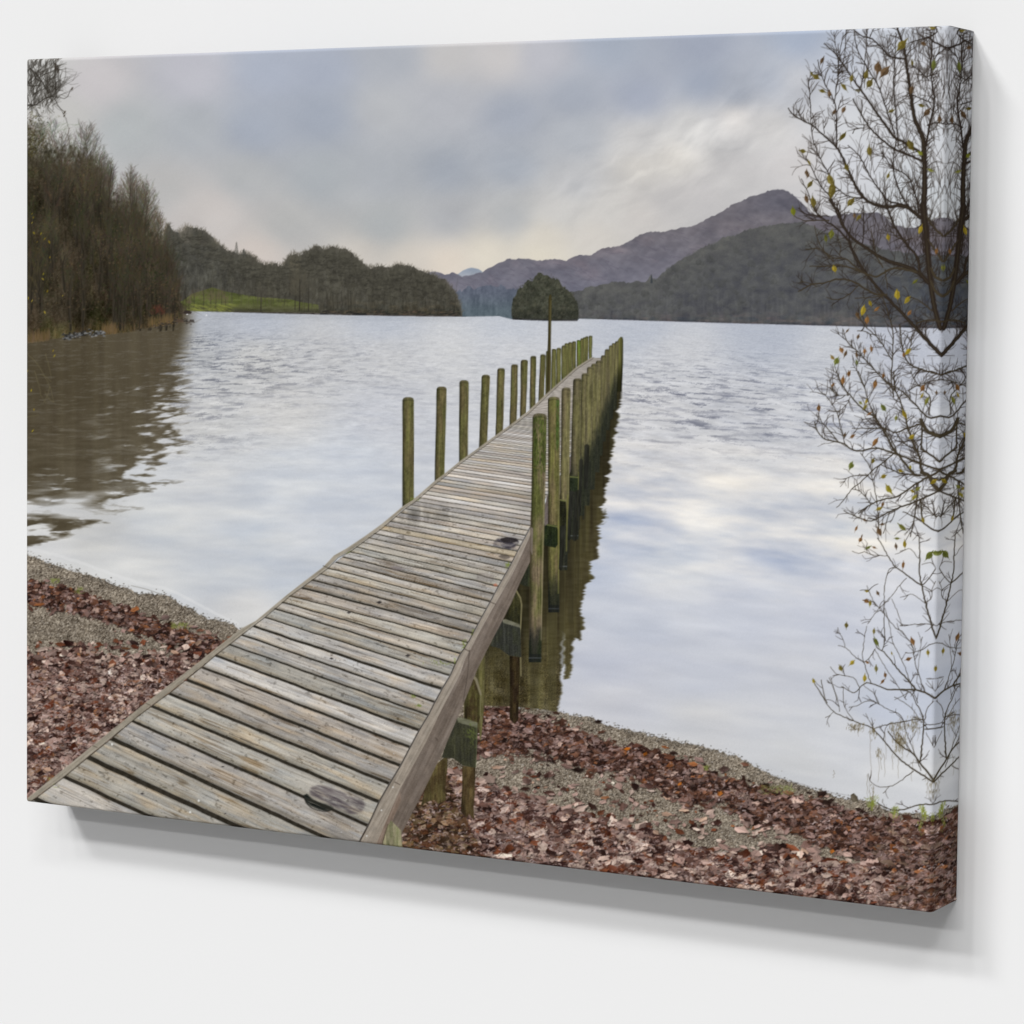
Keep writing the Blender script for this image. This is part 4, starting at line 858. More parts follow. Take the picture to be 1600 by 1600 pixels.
for k, p in enumerate(RP):
    lb = label('printed_post', 'printed_jetty', 'nearest tall right post with dark green moss' if k == 13 else None)
    gr = {13: (84,86,48), 12: (96,94,54), 11: (106,101,68)}.get(k, (99,95,63))
    bs = {13: (106,94,74), 12: (98,88,62), 11: (98,90,66)}.get(k, (90,84,62))
    wet = p[5] - 46 if k >= 12 else p[2] + .60*(p[5] - p[2]) + (20 if k == 11 else 0)
    if k == 0:
        def endpost(X, Y): return np.zeros(X.shape + (3,), F) + col(100,98,56)*np.clip(1.1 - np.abs((X - 968)/9), .6, 1.1)[..., None]*(1 + fbm(X/1.6, Y/26, 2, 481)*.2)[..., None]*(1 - sm(555, 600, Y)*.6)[..., None]
        fill([(961,545),(963,536),(967,529),(970,526),(973,527),(974,532),(973.5,566),(971.5,612),(962,612)], endpost, lb)
        continue
    post(p[0], p[1], p[2], p[3], p[4], p[5], lb, 320 + k, base=bs, green=gr, wet=wet)
    if k in SUP and k != 13: block(*SUP[k])
    if k in (10, 11, 12): # repaint the post's sunny right side over the block
        q = p; t0 = (SUP[k][0][0][1] - q[2])/(q[5] - q[2])
        stroke([(q[1] + (q[4] - q[1])*t0 - 1.5, SUP[k][0][0][1] - 8), (q[4] - 1.5, q[5] - 30)], 2.4, 1.6, col(118,116,62), .7, lb)
    if k == 13:
        for _ in range(420):
            x, y = rnd.uniform(834, 853), rnd.uniform(648, 735); kk = (x - 834)/19
            if rnd.random() < .5 + .3*math.sin(kk*3): stroke([(x, y), (x + rnd.gauss(0, .5), y + rnd.uniform(2, 8))], 1.3, .7, col(*rnd.choice([(44,58,20),(58,72,28),(36,46,20),(84,100,40),(104,120,56)])), .5)
        stroke([(833,730),(847,733)], 1.2, 1.2, col(108,98,52), .5)
        stroke([(829.6,800),(826.8,1000)], 1.6, 1.4, col(78,66,50), .5); stroke([(850.3,760),(845.6,1000)], 1.8, 1.4, col(150,136,112), .55)
        stroke([(827,1028),(845,1028)], 1.4, 1.2, col(150,156,162), .7); fill([(826.5,1022),(845.5,1022),(845,1034),(826.5,1034)], col(24,26,28), None, .5)
    if k == 12:
        for _ in range(160): x, y = rnd.uniform(869, 873.5), rnd.uniform(624, 700); stroke([(x, y), (x + .5, y + rnd.uniform(2, 8))], 1.3, .7, col(*rnd.choice([(60,78,30),(84,112,56),(50,60,26)])), .5)
        stroke([(858,951),(873,951)], 1.2, 1, col(140,146,156), .7); fill([(857.5,945),(873.7,945),(873.5,957),(857.5,957)], col(22,24,26), None, .5)
    if k in (11, 10): stroke([(p[3] + 1, p[5] - 6), (p[4] - 1, p[5] - 6)], 1.1, 1, col(150,156,166), .55)
    if k < 11 and k > 3:     # second, wetter row of posts glimpsed lower down
        stroke([(p[3] + 1.5, p[5] - 75), (p[3] + .5, p[5] + 20)], 5, 4, col(38,38,34), .55)
for x0, y0, x1, y1, w in ((903,770,898,842,9),(893,770,889,842,6),(917,698,915,760,8),(908,720,905,800,6),(880,824,876,888,8)):
    stroke([(x0, y0), (x1, y1)], w, w*.8, lambda X, Y: np.zeros(X.shape + (3,), F) + col(36,36,32) + (fbm(X/1.6, Y/16, 2, 491)*.07)[..., None], .8)
for q in ([(856,776),(854,832)],): pass
# near fascia corner overlaps the first post's foot
fill([(829.5,823),(833,826),(832,868),(829,860)], timber((832,826), (832,868), 475, (116,106,96), (30, 2), .06), L_FASC)

# ---- the bare tree on the right
L_TREE = label('printed_tree', text='bare autumn tree with a few yellow leaves at the right edge')
L_TLEAF = []
BR = col(47,39,33)
def T(o, s): return lambda p: [(o[0] + x/s, o[1] + y/s) for x, y in p]
T1, T2 = T((1220,40), 5.3333), T((1220,320), 5.3333)
T3, T4, T5 = T((1260,580), 6.1538), T((1260,840), 6.1538), T((1260,1040), 6.1538)
B = []
def add(t, rows):
    for p, a, b in rows: B.append((t(p), a, b))
add(T1, [([(960,0),(1000,100),(1030,200),(1050,350),(1080,550),(1110,750),(1160,880),(1190,970),(1195,1100),(1200,1300),(1190,1600)],2,6.5),
 ([(600,30),(680,90),(760,110),(850,200),(920,260),(1030,280)],1.2,1.8),
 ([(360,150),(450,230),(530,340),(590,430),(640,500),(720,610),(800,730),(890,850),(950,930),(1060,990),(1190,1080)],.9,3.2),
 ([(60,690),(110,750),(180,790),(260,830),(350,910),(460,1010),(520,1110),(570,1220),(620,1330),(700,1440),(760,1480),(880,1510),(1000,1500),(1080,1530),(1160,1600)],1,4),
 ([(600,610),(650,700),(720,820),(830,940),(950,1030),(1080,1080),(1190,1140)],1.2,2.6),
 ([(310,290),(330,380),(370,490),(430,600),(460,700),(465,850),(465,1010)],.8,1.6),
 ([(230,440),(245,600),(250,800),(270,950),(320,1090),(390,1220),(440,1330)],.7,1.1),
 ([(560,1000),(650,1080),(740,1250),(830,1380),(900,1460),(1060,1500)],.9,1.8),
 ([(1260,120),(1250,350),(1260,500),(1280,640),(1240,830),(1210,1000)],1.1,2.2),
 ([(720,150),(700,300),(680,450),(650,560)],.7,1),([(545,0),(530,250),(480,400),(460,560),(440,650)],.7,1),([(610,50),(640,200),(720,350),(820,520),(880,700),(950,900)],.9,1.4),
 ([(960,60),(950,300),(940,500),(960,750),(980,1000)],.8,1.2),([(1100,330),(1200,420),(1240,460)],.9,1),([(840,1050),(930,1180),(1050,1250),(1120,1400),(1150,1560)],1,1.8),
 ([(1290,0),(1300,60),(1225,95),(1080,140)],1.4,1),([(1225,95),(1300,150),(1380,185)],1.6,2),([(1050,560),(1150,600),(1250,640)],1,1.2),([(960,950),(940,1200),(1000,1400),(1100,1560)],1,1.8),
 ([(440,50),(460,180),(480,300),(475,400)],.6,.8),([(520,60),(490,250),(470,420)],.6,.8),([(140,710),(180,790)],.8,.9),([(430,385),(480,395),(540,370)],.7,.7),
 ([(170,1280),(230,1400),(270,1520),(330,1600)],.8,1.2),([(200,1080),(260,1190),(330,1330),(420,1440),(480,1600)],.8,1.6),([(350,790),(365,900)],.6,.7),
 ([(720,0),(715,150)],.7,.7),([(780,0),(740,110)],.8,.8),([(880,80),(900,230)],.7,.8),([(600,900),(620,860),(700,850)],.8,.8),([(500,620),(470,720)],.7,.8),
 ([(150,1520),(230,1580),(400,1590)],.8,1),([(440,1330),(560,1420),(700,1440)],.9,1.4),([(1380,185),(1290,260),(1260,420)],1,1.1),([(1300,400),(1240,420),(1180,430)],.8,.8),([(1380,820),(1290,810),(1220,830)],1,1.2)])
add(T2, [([(1190,0),(1210,200),(1230,450),(1250,650),(1280,850),(1330,1030)],6.6,5),
 ([(400,-40),(480,60),(510,160),(600,280),(700,350),(800,420),(900,470),(1000,500),(1130,555),(1230,650)],2.2,4.4),
 ([(270,-10),(300,60),(380,140),(460,190),(560,300),(620,420),(700,560),(800,680),(880,770),(1000,890),(1100,1000),(1200,1110),(1340,1255)],1.4,4.2),
 ([(150,720),(250,670),(370,650),(480,620),(600,640),(700,700),(780,740),(880,750)],1.2,2.2),([(240,510),(400,510),(480,500),(600,530),(700,570),(800,600),(900,540),(1000,530),(1130,560)],1,2.4),
 ([(210,370),(330,370),(430,440),(540,450),(600,500),(720,590)],.9,1.7),([(850,-100),(900,60),(960,200),(1050,330),(1140,440),(1160,560),(1230,650)],1.8,2.8),
 ([(110,90),(180,130),(300,130),(400,130)],.8,1.2),([(380,770),(450,790),(550,760),(640,680)],.8,1),([(640,900),(700,1010),(780,1080),(860,1180),(925,1290)],.9,1.2),
 ([(780,680),(860,800),(900,930),(935,1060),(930,1290),(920,1450),(940,1600)],1,1.3),([(620,780),(760,770),(850,760)],.7,.9),([(1050,760),(1150,800),(1260,880)],1,1.2),
 ([(460,-10),(560,250),(600,400),(650,520)],1,1.4),([(690,0),(690,200),(680,320)],.9,1.2),([(750,200),(770,300),(800,430),(850,520)],.9,1.4),
 ([(1130,990),(1200,965),(1290,960),(1350,975)],1.5,2),([(990,1000),(1010,1160),(1050,1300),(1110,1350),(1200,1380),(1330,1415)],1.2,1.9),
 ([(520,1040),(560,1150),(660,1240),(740,1330),(830,1430),(960,1560)],.9,1.4),([(450,1350),(480,1430),(560,1590)],.8,1),([(630,1300),(640,1400),(700,1530)],.8,1),
 ([(410,1520),(480,1590)],.7,.9),([(1090,1080),(1080,1180),(1020,1260)],.8,1),([(1250,530),(1290,600),(1340,630)],2.4,3),([(1250,640),(1290,720),(1340,760)],2.6,3),
 ([(1220,100),(1270,180),(1350,260)],1.8,2.4),([(1230,290),(1300,400),(1345,470)],2,2.6),([(160,640),(230,650),(300,680)],.8,.9),([(280,170),(310,300),(370,400),(440,470)],.8,1.2),
 ([(900,200),(1000,290),(1100,280)],.9,1),([(760,1100),(720,1060),(640,1050)],.8,.8),([(1160,0),(1180,200),(1190,400)],1.2,1.6),([(870,540),(880,620),(890,700)],1.1,1),([(470,270),(500,340),(490,420)],.8,.8)])
add(T3, [([(290,0),(350,140),(420,230),(540,360),(640,430),(740,560),(820,720),(880,800),(960,900),(1040,990),(1090,1000)],1.1,3),
 ([(840,0),(850,160),(900,280),(940,400),(970,520),(1020,680),(1050,740),(1090,830),(1100,940),(1140,1000)],1.2,2.8),
 ([(80,490),(120,600),(200,660),(300,680),(370,700),(430,750),(510,770),(600,750),(690,740),(780,770),(880,800),(1000,850),(1100,890),(1180,920),(1290,945)],1.2,2.6),
 ([(500,0),(550,130),(600,300),(680,470),(770,620),(830,760)],1,1.6),([(170,210),(250,320),(300,420),(330,540),(360,650)],.8,1),([(230,160),(290,230),(400,230)],.8,.9),
 ([(110,400),(150,490),(230,580),(300,670)],.8,1.2),([(690,0),(800,120),(900,180),(1000,270),(1100,380),(1160,440),(1200,450),(1290,430)],1,2.2),
 ([(440,550),(600,550),(760,550),(850,590),(960,550),(1080,515),(1130,500)],.9,2.2),([(1100,465),(1150,560),(1210,600),(1290,630)],4,5),([(1110,500),(1110,650),(1100,750)],2.2,2),
 ([(1110,750),(1190,800),(1285,875)],2.2,2.6),([(1110,970),(1180,1010),(1210,1080),(1285,1155)],4.4,4.6),([(1290,955),(1150,1030),(1060,1080),(960,1150),(860,1210),(720,1240),(600,1290),(500,1370)],2.6,1),
 ([(1280,1145),(1150,1210),(1030,1260),(900,1310),(780,1360),(620,1440),(460,1390),(360,1340)],2.2,1),([(840,790),(730,880),(620,970),(520,1070),(440,1130),(350,1250),(290,1310)],1.5,.7),
 ([(720,900),(850,960),(930,985),(1080,1000)],1.2,1.8),([(440,1130),(510,1150),(570,1210),(620,1280)],.9,1),([(360,1040),(480,1000),(600,1000)],.8,.9),
 ([(930,1355),(1020,1390),(1110,1440),(1180,1500),(1285,1555)],1.1,2.2),([(1060,1080),(1060,1250),(1040,1400),(1000,1590)],1.8,1.2),([(1100,1250),(1110,1400),(1120,1440)],2,2),
 ([(1110,950),(1080,800),(1060,700),(980,640)],1.8,1.2),([(620,980),(660,1150),(690,1350),(700,1560)],1,1),([(300,400),(380,330),(420,250)],.7,.7),([(860,590),(950,700),(1060,760)],1.2,1.4),
 ([(700,500),(780,600),(850,720),(870,790)],1.2,1.6),([(1285,1050),(1220,1030),(1180,1010)],2.4,2.4),([(1285,1370),(1240,1400),(1180,1330),(1100,1250)],1.2,1),([(1200,0),(1290,35)],1.6,1.8),
 ([(1290,85),(1180,100),(1060,140),(980,190)],.9,1),([(1000,0),(1060,110),(1150,200),(1190,260),(1180,420)],1,1.5),([(800,1360),(740,1560)],.9,.8),([(520,790),(600,900),(640,1000)],.9,1)])
add(T4, [([(680,0),(740,90),(780,170),(860,280),(940,340),(1020,400),(1110,460)],1.2,2.4),([(1085,0),(1090,200),(1085,330),(1110,460),(1130,560),(1170,720),(1210,870),(1250,975)],1.6,3),
 ([(1110,460),(1180,390),(1240,300)],1.6,1.4),([(1110,460),(1210,520),(1195,590),(1150,620)],1.2,1.2),([(440,130),(500,155),(560,140),(650,170),(780,175)],.8,1),
 ([(860,290),(800,300),(770,380),(750,500),(745,700),(750,900),(755,1000),(730,1080)],1,1.2),([(580,460),(640,600),(700,680),(760,750),(860,870),(920,900),(970,970),(1020,1040),(1040,1180),(1080,1320),(1140,1490)],.8,1.4),
 ([(960,390),(880,480),(830,550),(740,640),(690,690),(640,760),(590,830)],.9,.7),([(645,970),(680,1060),(740,1100),(820,1190),(900,1290),(980,1370),(1050,1460)],1.3,2.8),
 ([(230,1240),(290,1310),(450,1350),(510,1440)],.8,1),([(340,1430),(460,1490),(550,1410),(620,1400),(780,1460),(900,1460),(1050,1465),(1160,1500),(1250,1555)],.9,3.4),
 ([(620,1400),(560,1230),(540,1130),(560,950),(580,850)],1.3,.7),([(310,1040),(380,1060),(460,1140),(550,1200)],.8,1),([(300,870),(360,1000),(370,1050)],.7,.8),([(660,1070),(600,1160),(550,1200)],1.1,.9),
 ([(760,680),(800,850),(830,1000),(880,1100),(950,1250),(1000,1400),(1070,1590)],.8,1.1),([(900,845),(1180,830),(1243,850)],1,1.2),([(820,590),(880,720),(920,850)],.7,.8),
 ([(950,1110),(1030,1105),(1130,1070),(1180,1030),(1250,1012)],.9,1.3),([(660,1080),(760,1250),(880,1430),(960,1560)],.8,.9),([(60,1370),(130,1480),(200,1590)],.7,.8),([(140,1370),(170,1500),(200,1590)],.6,.8),
 ([(220,1350),(270,1480),(305,1590)],.7,.8),([(1160,1370),(1245,1495)],.8,.8),([(1155,1360),(1250,1360)],.7,.7),([(900,130),(1000,110),(1080,200)],.8,.8),([(1240,290),(1200,240),(1110,260)],.9,.8),
 ([(1240,420),(1200,520)],.8,.8),([(940,600),(1000,540),(1090,590),(1140,630)],.7,.9),([(1110,960),(1080,1200),(1060,1400)],.7,.7),([(850,1560),(960,1500),(1050,1465)],.7,1)])
add(T5, [([(80,170),(180,340),(260,440),(380,500),(500,550),(620,595),(700,670),(800,790),(900,900),(1020,990),(1130,1060),(1230,1130)],.8,2.8),([(140,140),(180,330)],.6,.7),
 ([(230,110),(300,330),(320,440)],.7,.9),([(350,200),(370,400),(450,520)],.7,.9),([(410,400),(480,390),(590,340),(700,370),(780,420),(880,460),(930,520),(960,640),(1040,840),(1100,1010)],.8,1.3),
 ([(790,635),(860,730),(950,800),(1030,850),(1080,920),(1160,1020),(1230,1115)],1.8,3.4),([(870,640),(960,760),(1020,840)],1,1.2),([(910,230),(1010,270),(1060,370),(1110,460),(1130,560),(1125,650),(1110,780),(1095,920)],1.2,2.6),
 ([(1130,520),(1050,520),(930,540),(800,560),(650,605)],1.8,1.1),([(1130,570),(1240,570)],1.3,1.3),([(1140,610),(1240,610)],2,2),([(1030,1015),(900,1110),(800,1160),(680,1160),(610,1100),(595,1040)],1.3,.7),
 ([(680,1320),(740,1355),(820,1385),(930,1385),(1040,1350),(1120,1335),(1230,1335)],1.5,2.2),([(1150,650),(1225,790)],.8,.8),([(550,190),(650,270),(700,370)],.7,.8),([(850,300),(1000,400),(1110,550)],.8,1),
 ([(740,1230),(800,1160)],.8,.8),([(180,500),(230,480),(260,445)],.7,.7),([(410,620),(500,610)],.6,.6),([(570,460),(640,600)],.6,.7),([(740,720),(760,600),(800,560)],.8,.7),([(730,1320),(735,1285)],.8,.8),([(1225,340),(1160,420),(1140,520)],1,1.2)])
def twigs(pts, a, b, dens, L0):
    c = curve(pts, 4)
    cum = np.r_[0, np.cumsum(np.hypot(*np.diff(c, axis=0).T))]
    n = np.random.default_rng(len(c)).poisson(cum[-1]*dens)
    for _ in range(n):
        k = rnd.randrange(1, len(c)); d = c[k] - c[k-1]; an = math.atan2(-d[1], -d[0])   # towards the tip
        s = rnd.choice((-1, 1)); an += s*rnd.uniform(.35, 1.0)
        grow(c[k][0], c[k][1], an, L0*rnd.uniform(.5, 1.3), rnd.uniform(.85, 1.35), 1 if rnd.random() < .6 else 0, BR + rnd.uniform(-.03, .04), rnd.uniform(.7, 1), L_TREE, bend=.42, kids=(1, 3), spread=.8, shrink=.6, lift=.05)
for p, a, b in B:
    y = np.mean([q[1] for q in p]); x = np.mean([q[0] for q in p])
    p_ = p if a <= b else p[::-1]
    dens = .15 if y < 330 else .16 if y < 560 else .15 if y < 800 else .04 if y < 1000 else .025
    if x > 1400 and y < 830: dens *= 1.6
    twigs(p_, a, b, dens, 20 if y < 900 else 14)
for p, a, b in B:
    cc = BR if p[0][1] < 330 else col(62,54,42)
    kk = 1.5 if p[0][1] < 560 else 1.3 if p[0][1] < 820 else .95
    stroke(curve(p, 4, .35), a*kk, b*kk, cc, 1, L_TREE)
    if max(a, b) > 2.2:
        q = [(x_ - .5, y_ - .3) for x_, y_ in curve(p, 6)]; stroke(q, a*.3, b*.38, col(92,86,60), .3)
for _ in range(260):           # upright shoots of the upper crown
    x = 1484 - abs(rnd.gauss(0, 75)); y = rnd.uniform(70, 420); grow(x, y, -math.pi/2 + rnd.gauss(-.05, .22), rnd.uniform(25, 60), rnd.uniform(.7, 1.1), 1, BR, .75, L_TREE, kids=(1, 3), spread=.5, bend=.12)
# hanging moss
for x, y0, y1 in ((610,600,1280),(590,1050,1270),(690,780,1120),(640,1150,1300),(500,560,680),(540,570,640),(760,640,900),(870,560,700),(1030,530,860),(1070,540,720),(980,800,880),(920,650,900),(750,850,1070),(830,850,1000),(880,900,1080),(1020,900,1110),(470,550,640),(720,800,1000),(1160,1110,1260),(1200,1130,1300),(1180,1150,1280),(260,1010,1080)):
    stroke(curve(T5([(x + rnd.gauss(0, 6), y0 + (y1 - y0)*k/5) for k in range(6)]), 4, .3), .9, .5, col(104,92,72), .55, None)
for cx, cy, sx, sy, n in ((900,720,30,55,190),(480,580,40,20,60),(1040,570,30,50,70),(930,560,50,20,60),(640,620,15,35,40),(850,590,30,25,50),(1225,1150,40,60,60),(690,840,10,30,24),(635,1250,10,50,30)):
    for _ in range(n): (x, y), = T5([(rnd.gauss(cx, sx), rnd.gauss(cy, sy))]); stroke([(x, y), (x + rnd.gauss(0, .6), y + rnd.uniform(1, 5))], 1, .6, col(*rnd.choice([(92,78,48),(112,98,60),(78,66,42)])), .5)
YL, BRN, OR, GR, YG = (156,136,44), (100,78,54), (132,94,54), (106,112,50), (126,126,58)
OL = (110,98,44)
def tleaf(x, y, s, an, c, e=.42):
    s *= .9*rnd.uniform(.85, 1.1); e *= rnd.uniform(.75, 1.2); an += rnd.gauss(0, .15)
    ca, sa = math.cos(an), math.sin(an); P_ = []
    for t, r_ in ((0,1),(.5,.75),(1.1,.85),(1.57,.9),(2.2,.8),(2.8,.7),(3.14,1.1),(3.6,.65),(4.2,.8),(4.71,.85),(5.3,.8),(5.8,.7)):
        px, py = s*r_*math.cos(t)*rnd.uniform(.85, 1.15), s*e*r_*math.sin(t)*1.3*rnd.uniform(.8, 1.15); P_.append((x + px*ca - py*sa, y + px*sa + py*ca))
    c = np.array(c)*rnd.uniform(.86, 1.1)
    lb = label('printed_leaf', 'printed_tree'); L_TLEAF.append(lb)
    fill(P_, lambda X, Y: col(*c)[None, None] + (fbm(X/2.6, Y/2.6, 2, int(x))*.10)[..., None], lb, .96)
    fill(P_[6:] + [P_[0]], col(*np.clip(c*.72, 0, 255)), None, .5)
    stroke([(x - s*ca, y - s*sa), (x + s*1.35*ca, y + s*1.35*sa)], .8, .6, col(*(c*.6)), .6)
def leaves(t, sc, rows):
    for x, y, s, an, c in rows: (px, py), = t([(x, y)]); tleaf(px, py, s/sc, an, c)
leaves(T1, 5.33, [(345,290,52,1.9,BRN),(255,400,26,1.2,OL),(292,425,48,.8,OL),(345,545,38,.3,OL),(405,570,44,1.9,BRN),(525,510,46,.9,OL),(590,440,50,1.7,OL),(710,410,52,1.9,OL),(740,482,60,2.0,OL),(810,350,66,1.5,BRN),(868,385,74,2.1,BRN),(1010,160,80,2.1,OL),(1095,310,30,1.5,OL),
 (1275,325,56,1.7,GR),(922,712,42,2.6,OL),(1220,722,58,2.5,BRN),(1170,665,34,.2,OL),(525,700,38,2.1,BRN),(517,922,62,2.1,OL),(182,1045,42,.2,OL),(235,1140,34,1.2,OL),(215,1225,34,1.6,BRN),(228,1250,26,1.8,BRN),(245,1320,48,2.1,OL),(410,1280,60,1.5,OL),(428,1370,80,1.9,OL),(270,1470,58,1.4,OL),(215,1445,44,1.5,BRN),(103,1548,50,1.3,(122,126,40)),
 (740,1045,56,1.3,OL),(895,1250,34,2.0,OL),(585,1470,54,2.3,OL),(550,1180,40,1.3,OL),(1082,995,60,1.2,OL),(1248,1205,38,.1,YG),(445,720,34,1.7,BRN),(1090,535,54,2.0,BRN),(640,540,44,.2,(120,114,92)),(1160,1062,36,.6,(118,122,40)),(1190,150,36,.7,BRN),(1322,780,44,1.2,BRN),(1260,15,44,.3,OL)])
leaves(T2, 5.33, [(650,105,46,2.1,OL),(615,90,28,1.4,BRN),(895,270,36,1.4,(150,130,40)),(375,280,36,1.5,(112,112,50)),(422,240,48,1.8,(116,118,50)),(446,532,44,1.5,YL),(1120,640,40,2.6,(120,120,50)),(970,748,52,1.35,YL),(1055,792,52,2.3,YL),(745,820,42,1.3,YL),(685,880,62,1.7,YL),(800,868,36,2.5,OR),(720,958,50,1.7,OR),(640,920,40,1.3,BRN),(1073,900,34,1.9,OR),
 (505,1210,40,1.3,OR),(540,1240,40,2.1,BRN),(430,1272,36,.9,(140,118,66)),(465,1302,44,1.8,GR),(645,1100,32,1.6,BRN),(755,1200,30,1.4,OR),(700,1220,36,1.8,OR),(632,1250,32,1.5,BRN),(634,1312,32,1.3,GR),(1060,1222,44,2.2,YL),(1025,1250,28,1.6,OR),(570,1402,32,1.8,OR),(520,1462,40,1.6,OR),(435,1502,26,2.2,OR),(785,1492,46,1.8,BRN),(1165,205,44,1.9,YL),(1182,1530,36,2.1,OR),(555,1050,26,2.0,BRN),(855,1422,30,1.5,OR),(1345,525,30,1.5,YG),(1298,385,38,1.6,OR)])
leaves(T3, 6.15, [(255,132,28,2.0,OR),(352,90,50,1.5,OR),(120,355,48,1.5,OR),(408,25,36,1.8,OR),(520,305,30,.6,YG),(575,292,32,1.6,YL),(565,345,38,2.2,(120,110,50)),(605,410,36,2.8,OR),(740,350,52,.9,GR),(945,415,60,1.2,YL),(862,450,32,1.9,YG),(660,130,48,1.7,OR),(445,625,40,2.5,OR),(662,682,58,2.1,OR),(1012,632,40,2.5,YL),(1118,162,44,2.1,OR),(1110,237,34,2.1,YL),(1160,282,58,2.0,YG),(1250,205,28,1.7,BRN),
 (430,907,48,1.8,GR),(640,862,40,2.1,OL),(742,1012,44,2.5,YL),(790,1130,70,1.2,(158,146,46)),(905,957,36,.3,YL),(1225,1062,48,2.6,YL),(700,1322,44,2.6,YL),(735,1280,36,1.9,OR),(1040,1212,46,2.2,(160,150,60)),(1070,1132,40,2.5,YG),(560,1430,26,.4,BRN),(480,1512,36,1.5,OR),(700,1542,54,1.1,BRN),(920,1500,56,.7,YG),(1122,1430,40,1.2,YL),(1018,1152,30,.6,YL),(370,612,32,1.8,BRN),(728,1472,30,.1,BRN),(532,1585,22,1.9,BRN),(1000,920,30,1.4,(150,140,60))])
leaves(T4, 6.15, [(520,20,36,2.0,OR),(595,95,36,2.7,GR),(652,95,30,.2,(150,116,80)),(870,8,32,.2,YG),(945,62,50,1.7,YL),(930,262,46,1.4,OR),(1182,172,60,2.1,GR),(1250,150,56,.3,GR),(580,515,26,.1,YL),(578,610,38,.2,OR),(612,632,32,1.4,YL),(687,535,32,1.3,BRN),(385,842,44,1.6,OL),(650,900,36,1.5,OL),(672,1000,54,1.2,GR),(330,1257,40,1.0,OL),(440,1202,44,2.2,YL),(585,1200,32,.4,OR),(560,1352,50,1.6,YL),(735,1382,34,2.2,OR),(757,1320,38,1.9,OR),
 (1022,998,50,1.3,OR),(982,1167,42,2.7,OR),(820,1112,18,1.2,YL),(1168,1105,36,1.5,YL),(1238,1265,34,1.5,YL),(70,1380,30,1.3,YL),(672,1260,42,1.5,(128,120,70)),(862,82,34,1.4,BRN)])
for x, y, n in ((635,1345,50),(845,1425,30),(1110,1400,30),(1140,1440,40),(1225,1480,60),(1090,1550,20)):
    for _ in range(n): (px, py), = T5([(rnd.gauss(x, 14), rnd.gauss(y, 26))]); stroke([(px, py), (px + rnd.gauss(0, 1), py - rnd.uniform(1, 5))], 1.2, .7, col(*rnd.choice([(132,140,58),(108,116,50),(146,152,72)])), .7)
wl = np.isin(lab, [L_WOOD]) & (YY > 200)
k_ = (wl*F(1.)*sm(215, 330, YY)).astype(F); k_ = (k_ + np.roll(k_, 1, 0) + np.roll(k_, -1, 0) + np.roll(k_, 1, 1) + np.roll(k_, -1, 1))/5
img *= (1 - .13*k_)[..., None]              # the print is denser in the near wood
fl = np.isin(lab, [L_SHORE, L_ISLAND]); gm = img.mean(2, keepdims=True); img += ((gm - img)*.25 - .008)*fl[..., None]
ml = np.isin(lab, [L_MOUNT]); img += ((gm - img)*.25 + .008)*ml[..., None]
np.clip(img, 0.02, .97, out=img)
for a_, b_, xs_ in ((L_FAR, L_FAR2, 850), (L_SHING, L_SHING2, 500), (L_LEAF, L_LEAF2, 500)): lab[(lab == a_) & (XX > xs_)] = b_
lab[(lab == 0) & (YY > 425) & (XX < 1300)] = L_LAKE

if bpy is None:
    import OpenImageIO as oiio
    o = oiio.ImageOutput.create('/workdir/paint.png'); o.open('/workdir/paint.png', oiio.ImageSpec(NX, NY, 3, 'uint8')); o.write_image(img); o.close()
    sys.exit(0)

# ================================================================== the scene
sc = bpy.context.scene
col_ = sc.collection
BASE = 0.95                                   # height of the canvas top above the world origin
def W3(x, y, z):                              # canvas axes (right, up, out of the wall) -> world
    return (x, -z, y + BASE)
def material(name): 
    m = bpy.data.materials.new(name); m.use_nodes = True
    return m, m.node_tree.nodes, m.node_tree.links, m.node_tree.nodes['Principled BSDF']
WALL_ALB = .80
mp, nd, lk, bs = material('printed canvas')
at = nd.new('ShaderNodeVertexColor'); at.layer_name = 'ink'
tc = nd.new('ShaderNodeTexCoord')
wv = []
for ax in 'XZ':
    w = nd.new('ShaderNodeTexWave'); w.wave_type = 'BANDS'; w.bands_direction = ax; w.inputs['Scale'].default_value = 330; w.inputs['Distortion'].default_value = .6; w.inputs['Detail'].default_value = 1
    lk.new(tc.outputs['Object'], w.inputs['Vector']); wv.append(w)
mx = nd.new('ShaderNodeMath'); mx.operation = 'MULTIPLY'; lk.new(wv[0].outputs['Fac'], mx.inputs[0]); lk.new(wv[1].outputs['Fac'], mx.inputs[1])
bp = nd.new('ShaderNodeBump'); bp.inputs['Strength'].default_value = .08; bp.inputs['Distance'].default_value = .0003
lk.new(mx.outputs[0], bp.inputs['Height']); lk.new(bp.outputs[0], bs.inputs['Normal'])
lk.new(at.outputs['Color'], bs.inputs['Base Color'])
bs.inputs['Roughness'].default_value = .75; bs.inputs['Specular IOR Level'].default_value = 0

mw, nd, lk, bs = material('white wall paint')
tc = nd.new('ShaderNodeTexCoord'); n_ = nd.new('ShaderNodeTexNoise'); n_.inputs['Scale'].default_value = 260; n_.inputs['Detail'].default_value = 4
b_ = nd.new('ShaderNodeBump'); b_.inputs['Strength'].default_value = .02; b_.inputs['Distance'].default_value = .0005
lk.new(tc.outputs['Object'], n_.inputs['Vector']); lk.new(n_.outputs['Fac'], b_.inputs['Height']); lk.new(b_.outputs[0], bs.inputs['Normal'])
bs.inputs['Base Color'].default_value = (WALL_ALB, WALL_ALB, WALL_ALB, 1); bs.inputs['Roughness'].default_value = .9; bs.inputs['Specular IOR Level'].default_value = 0.05

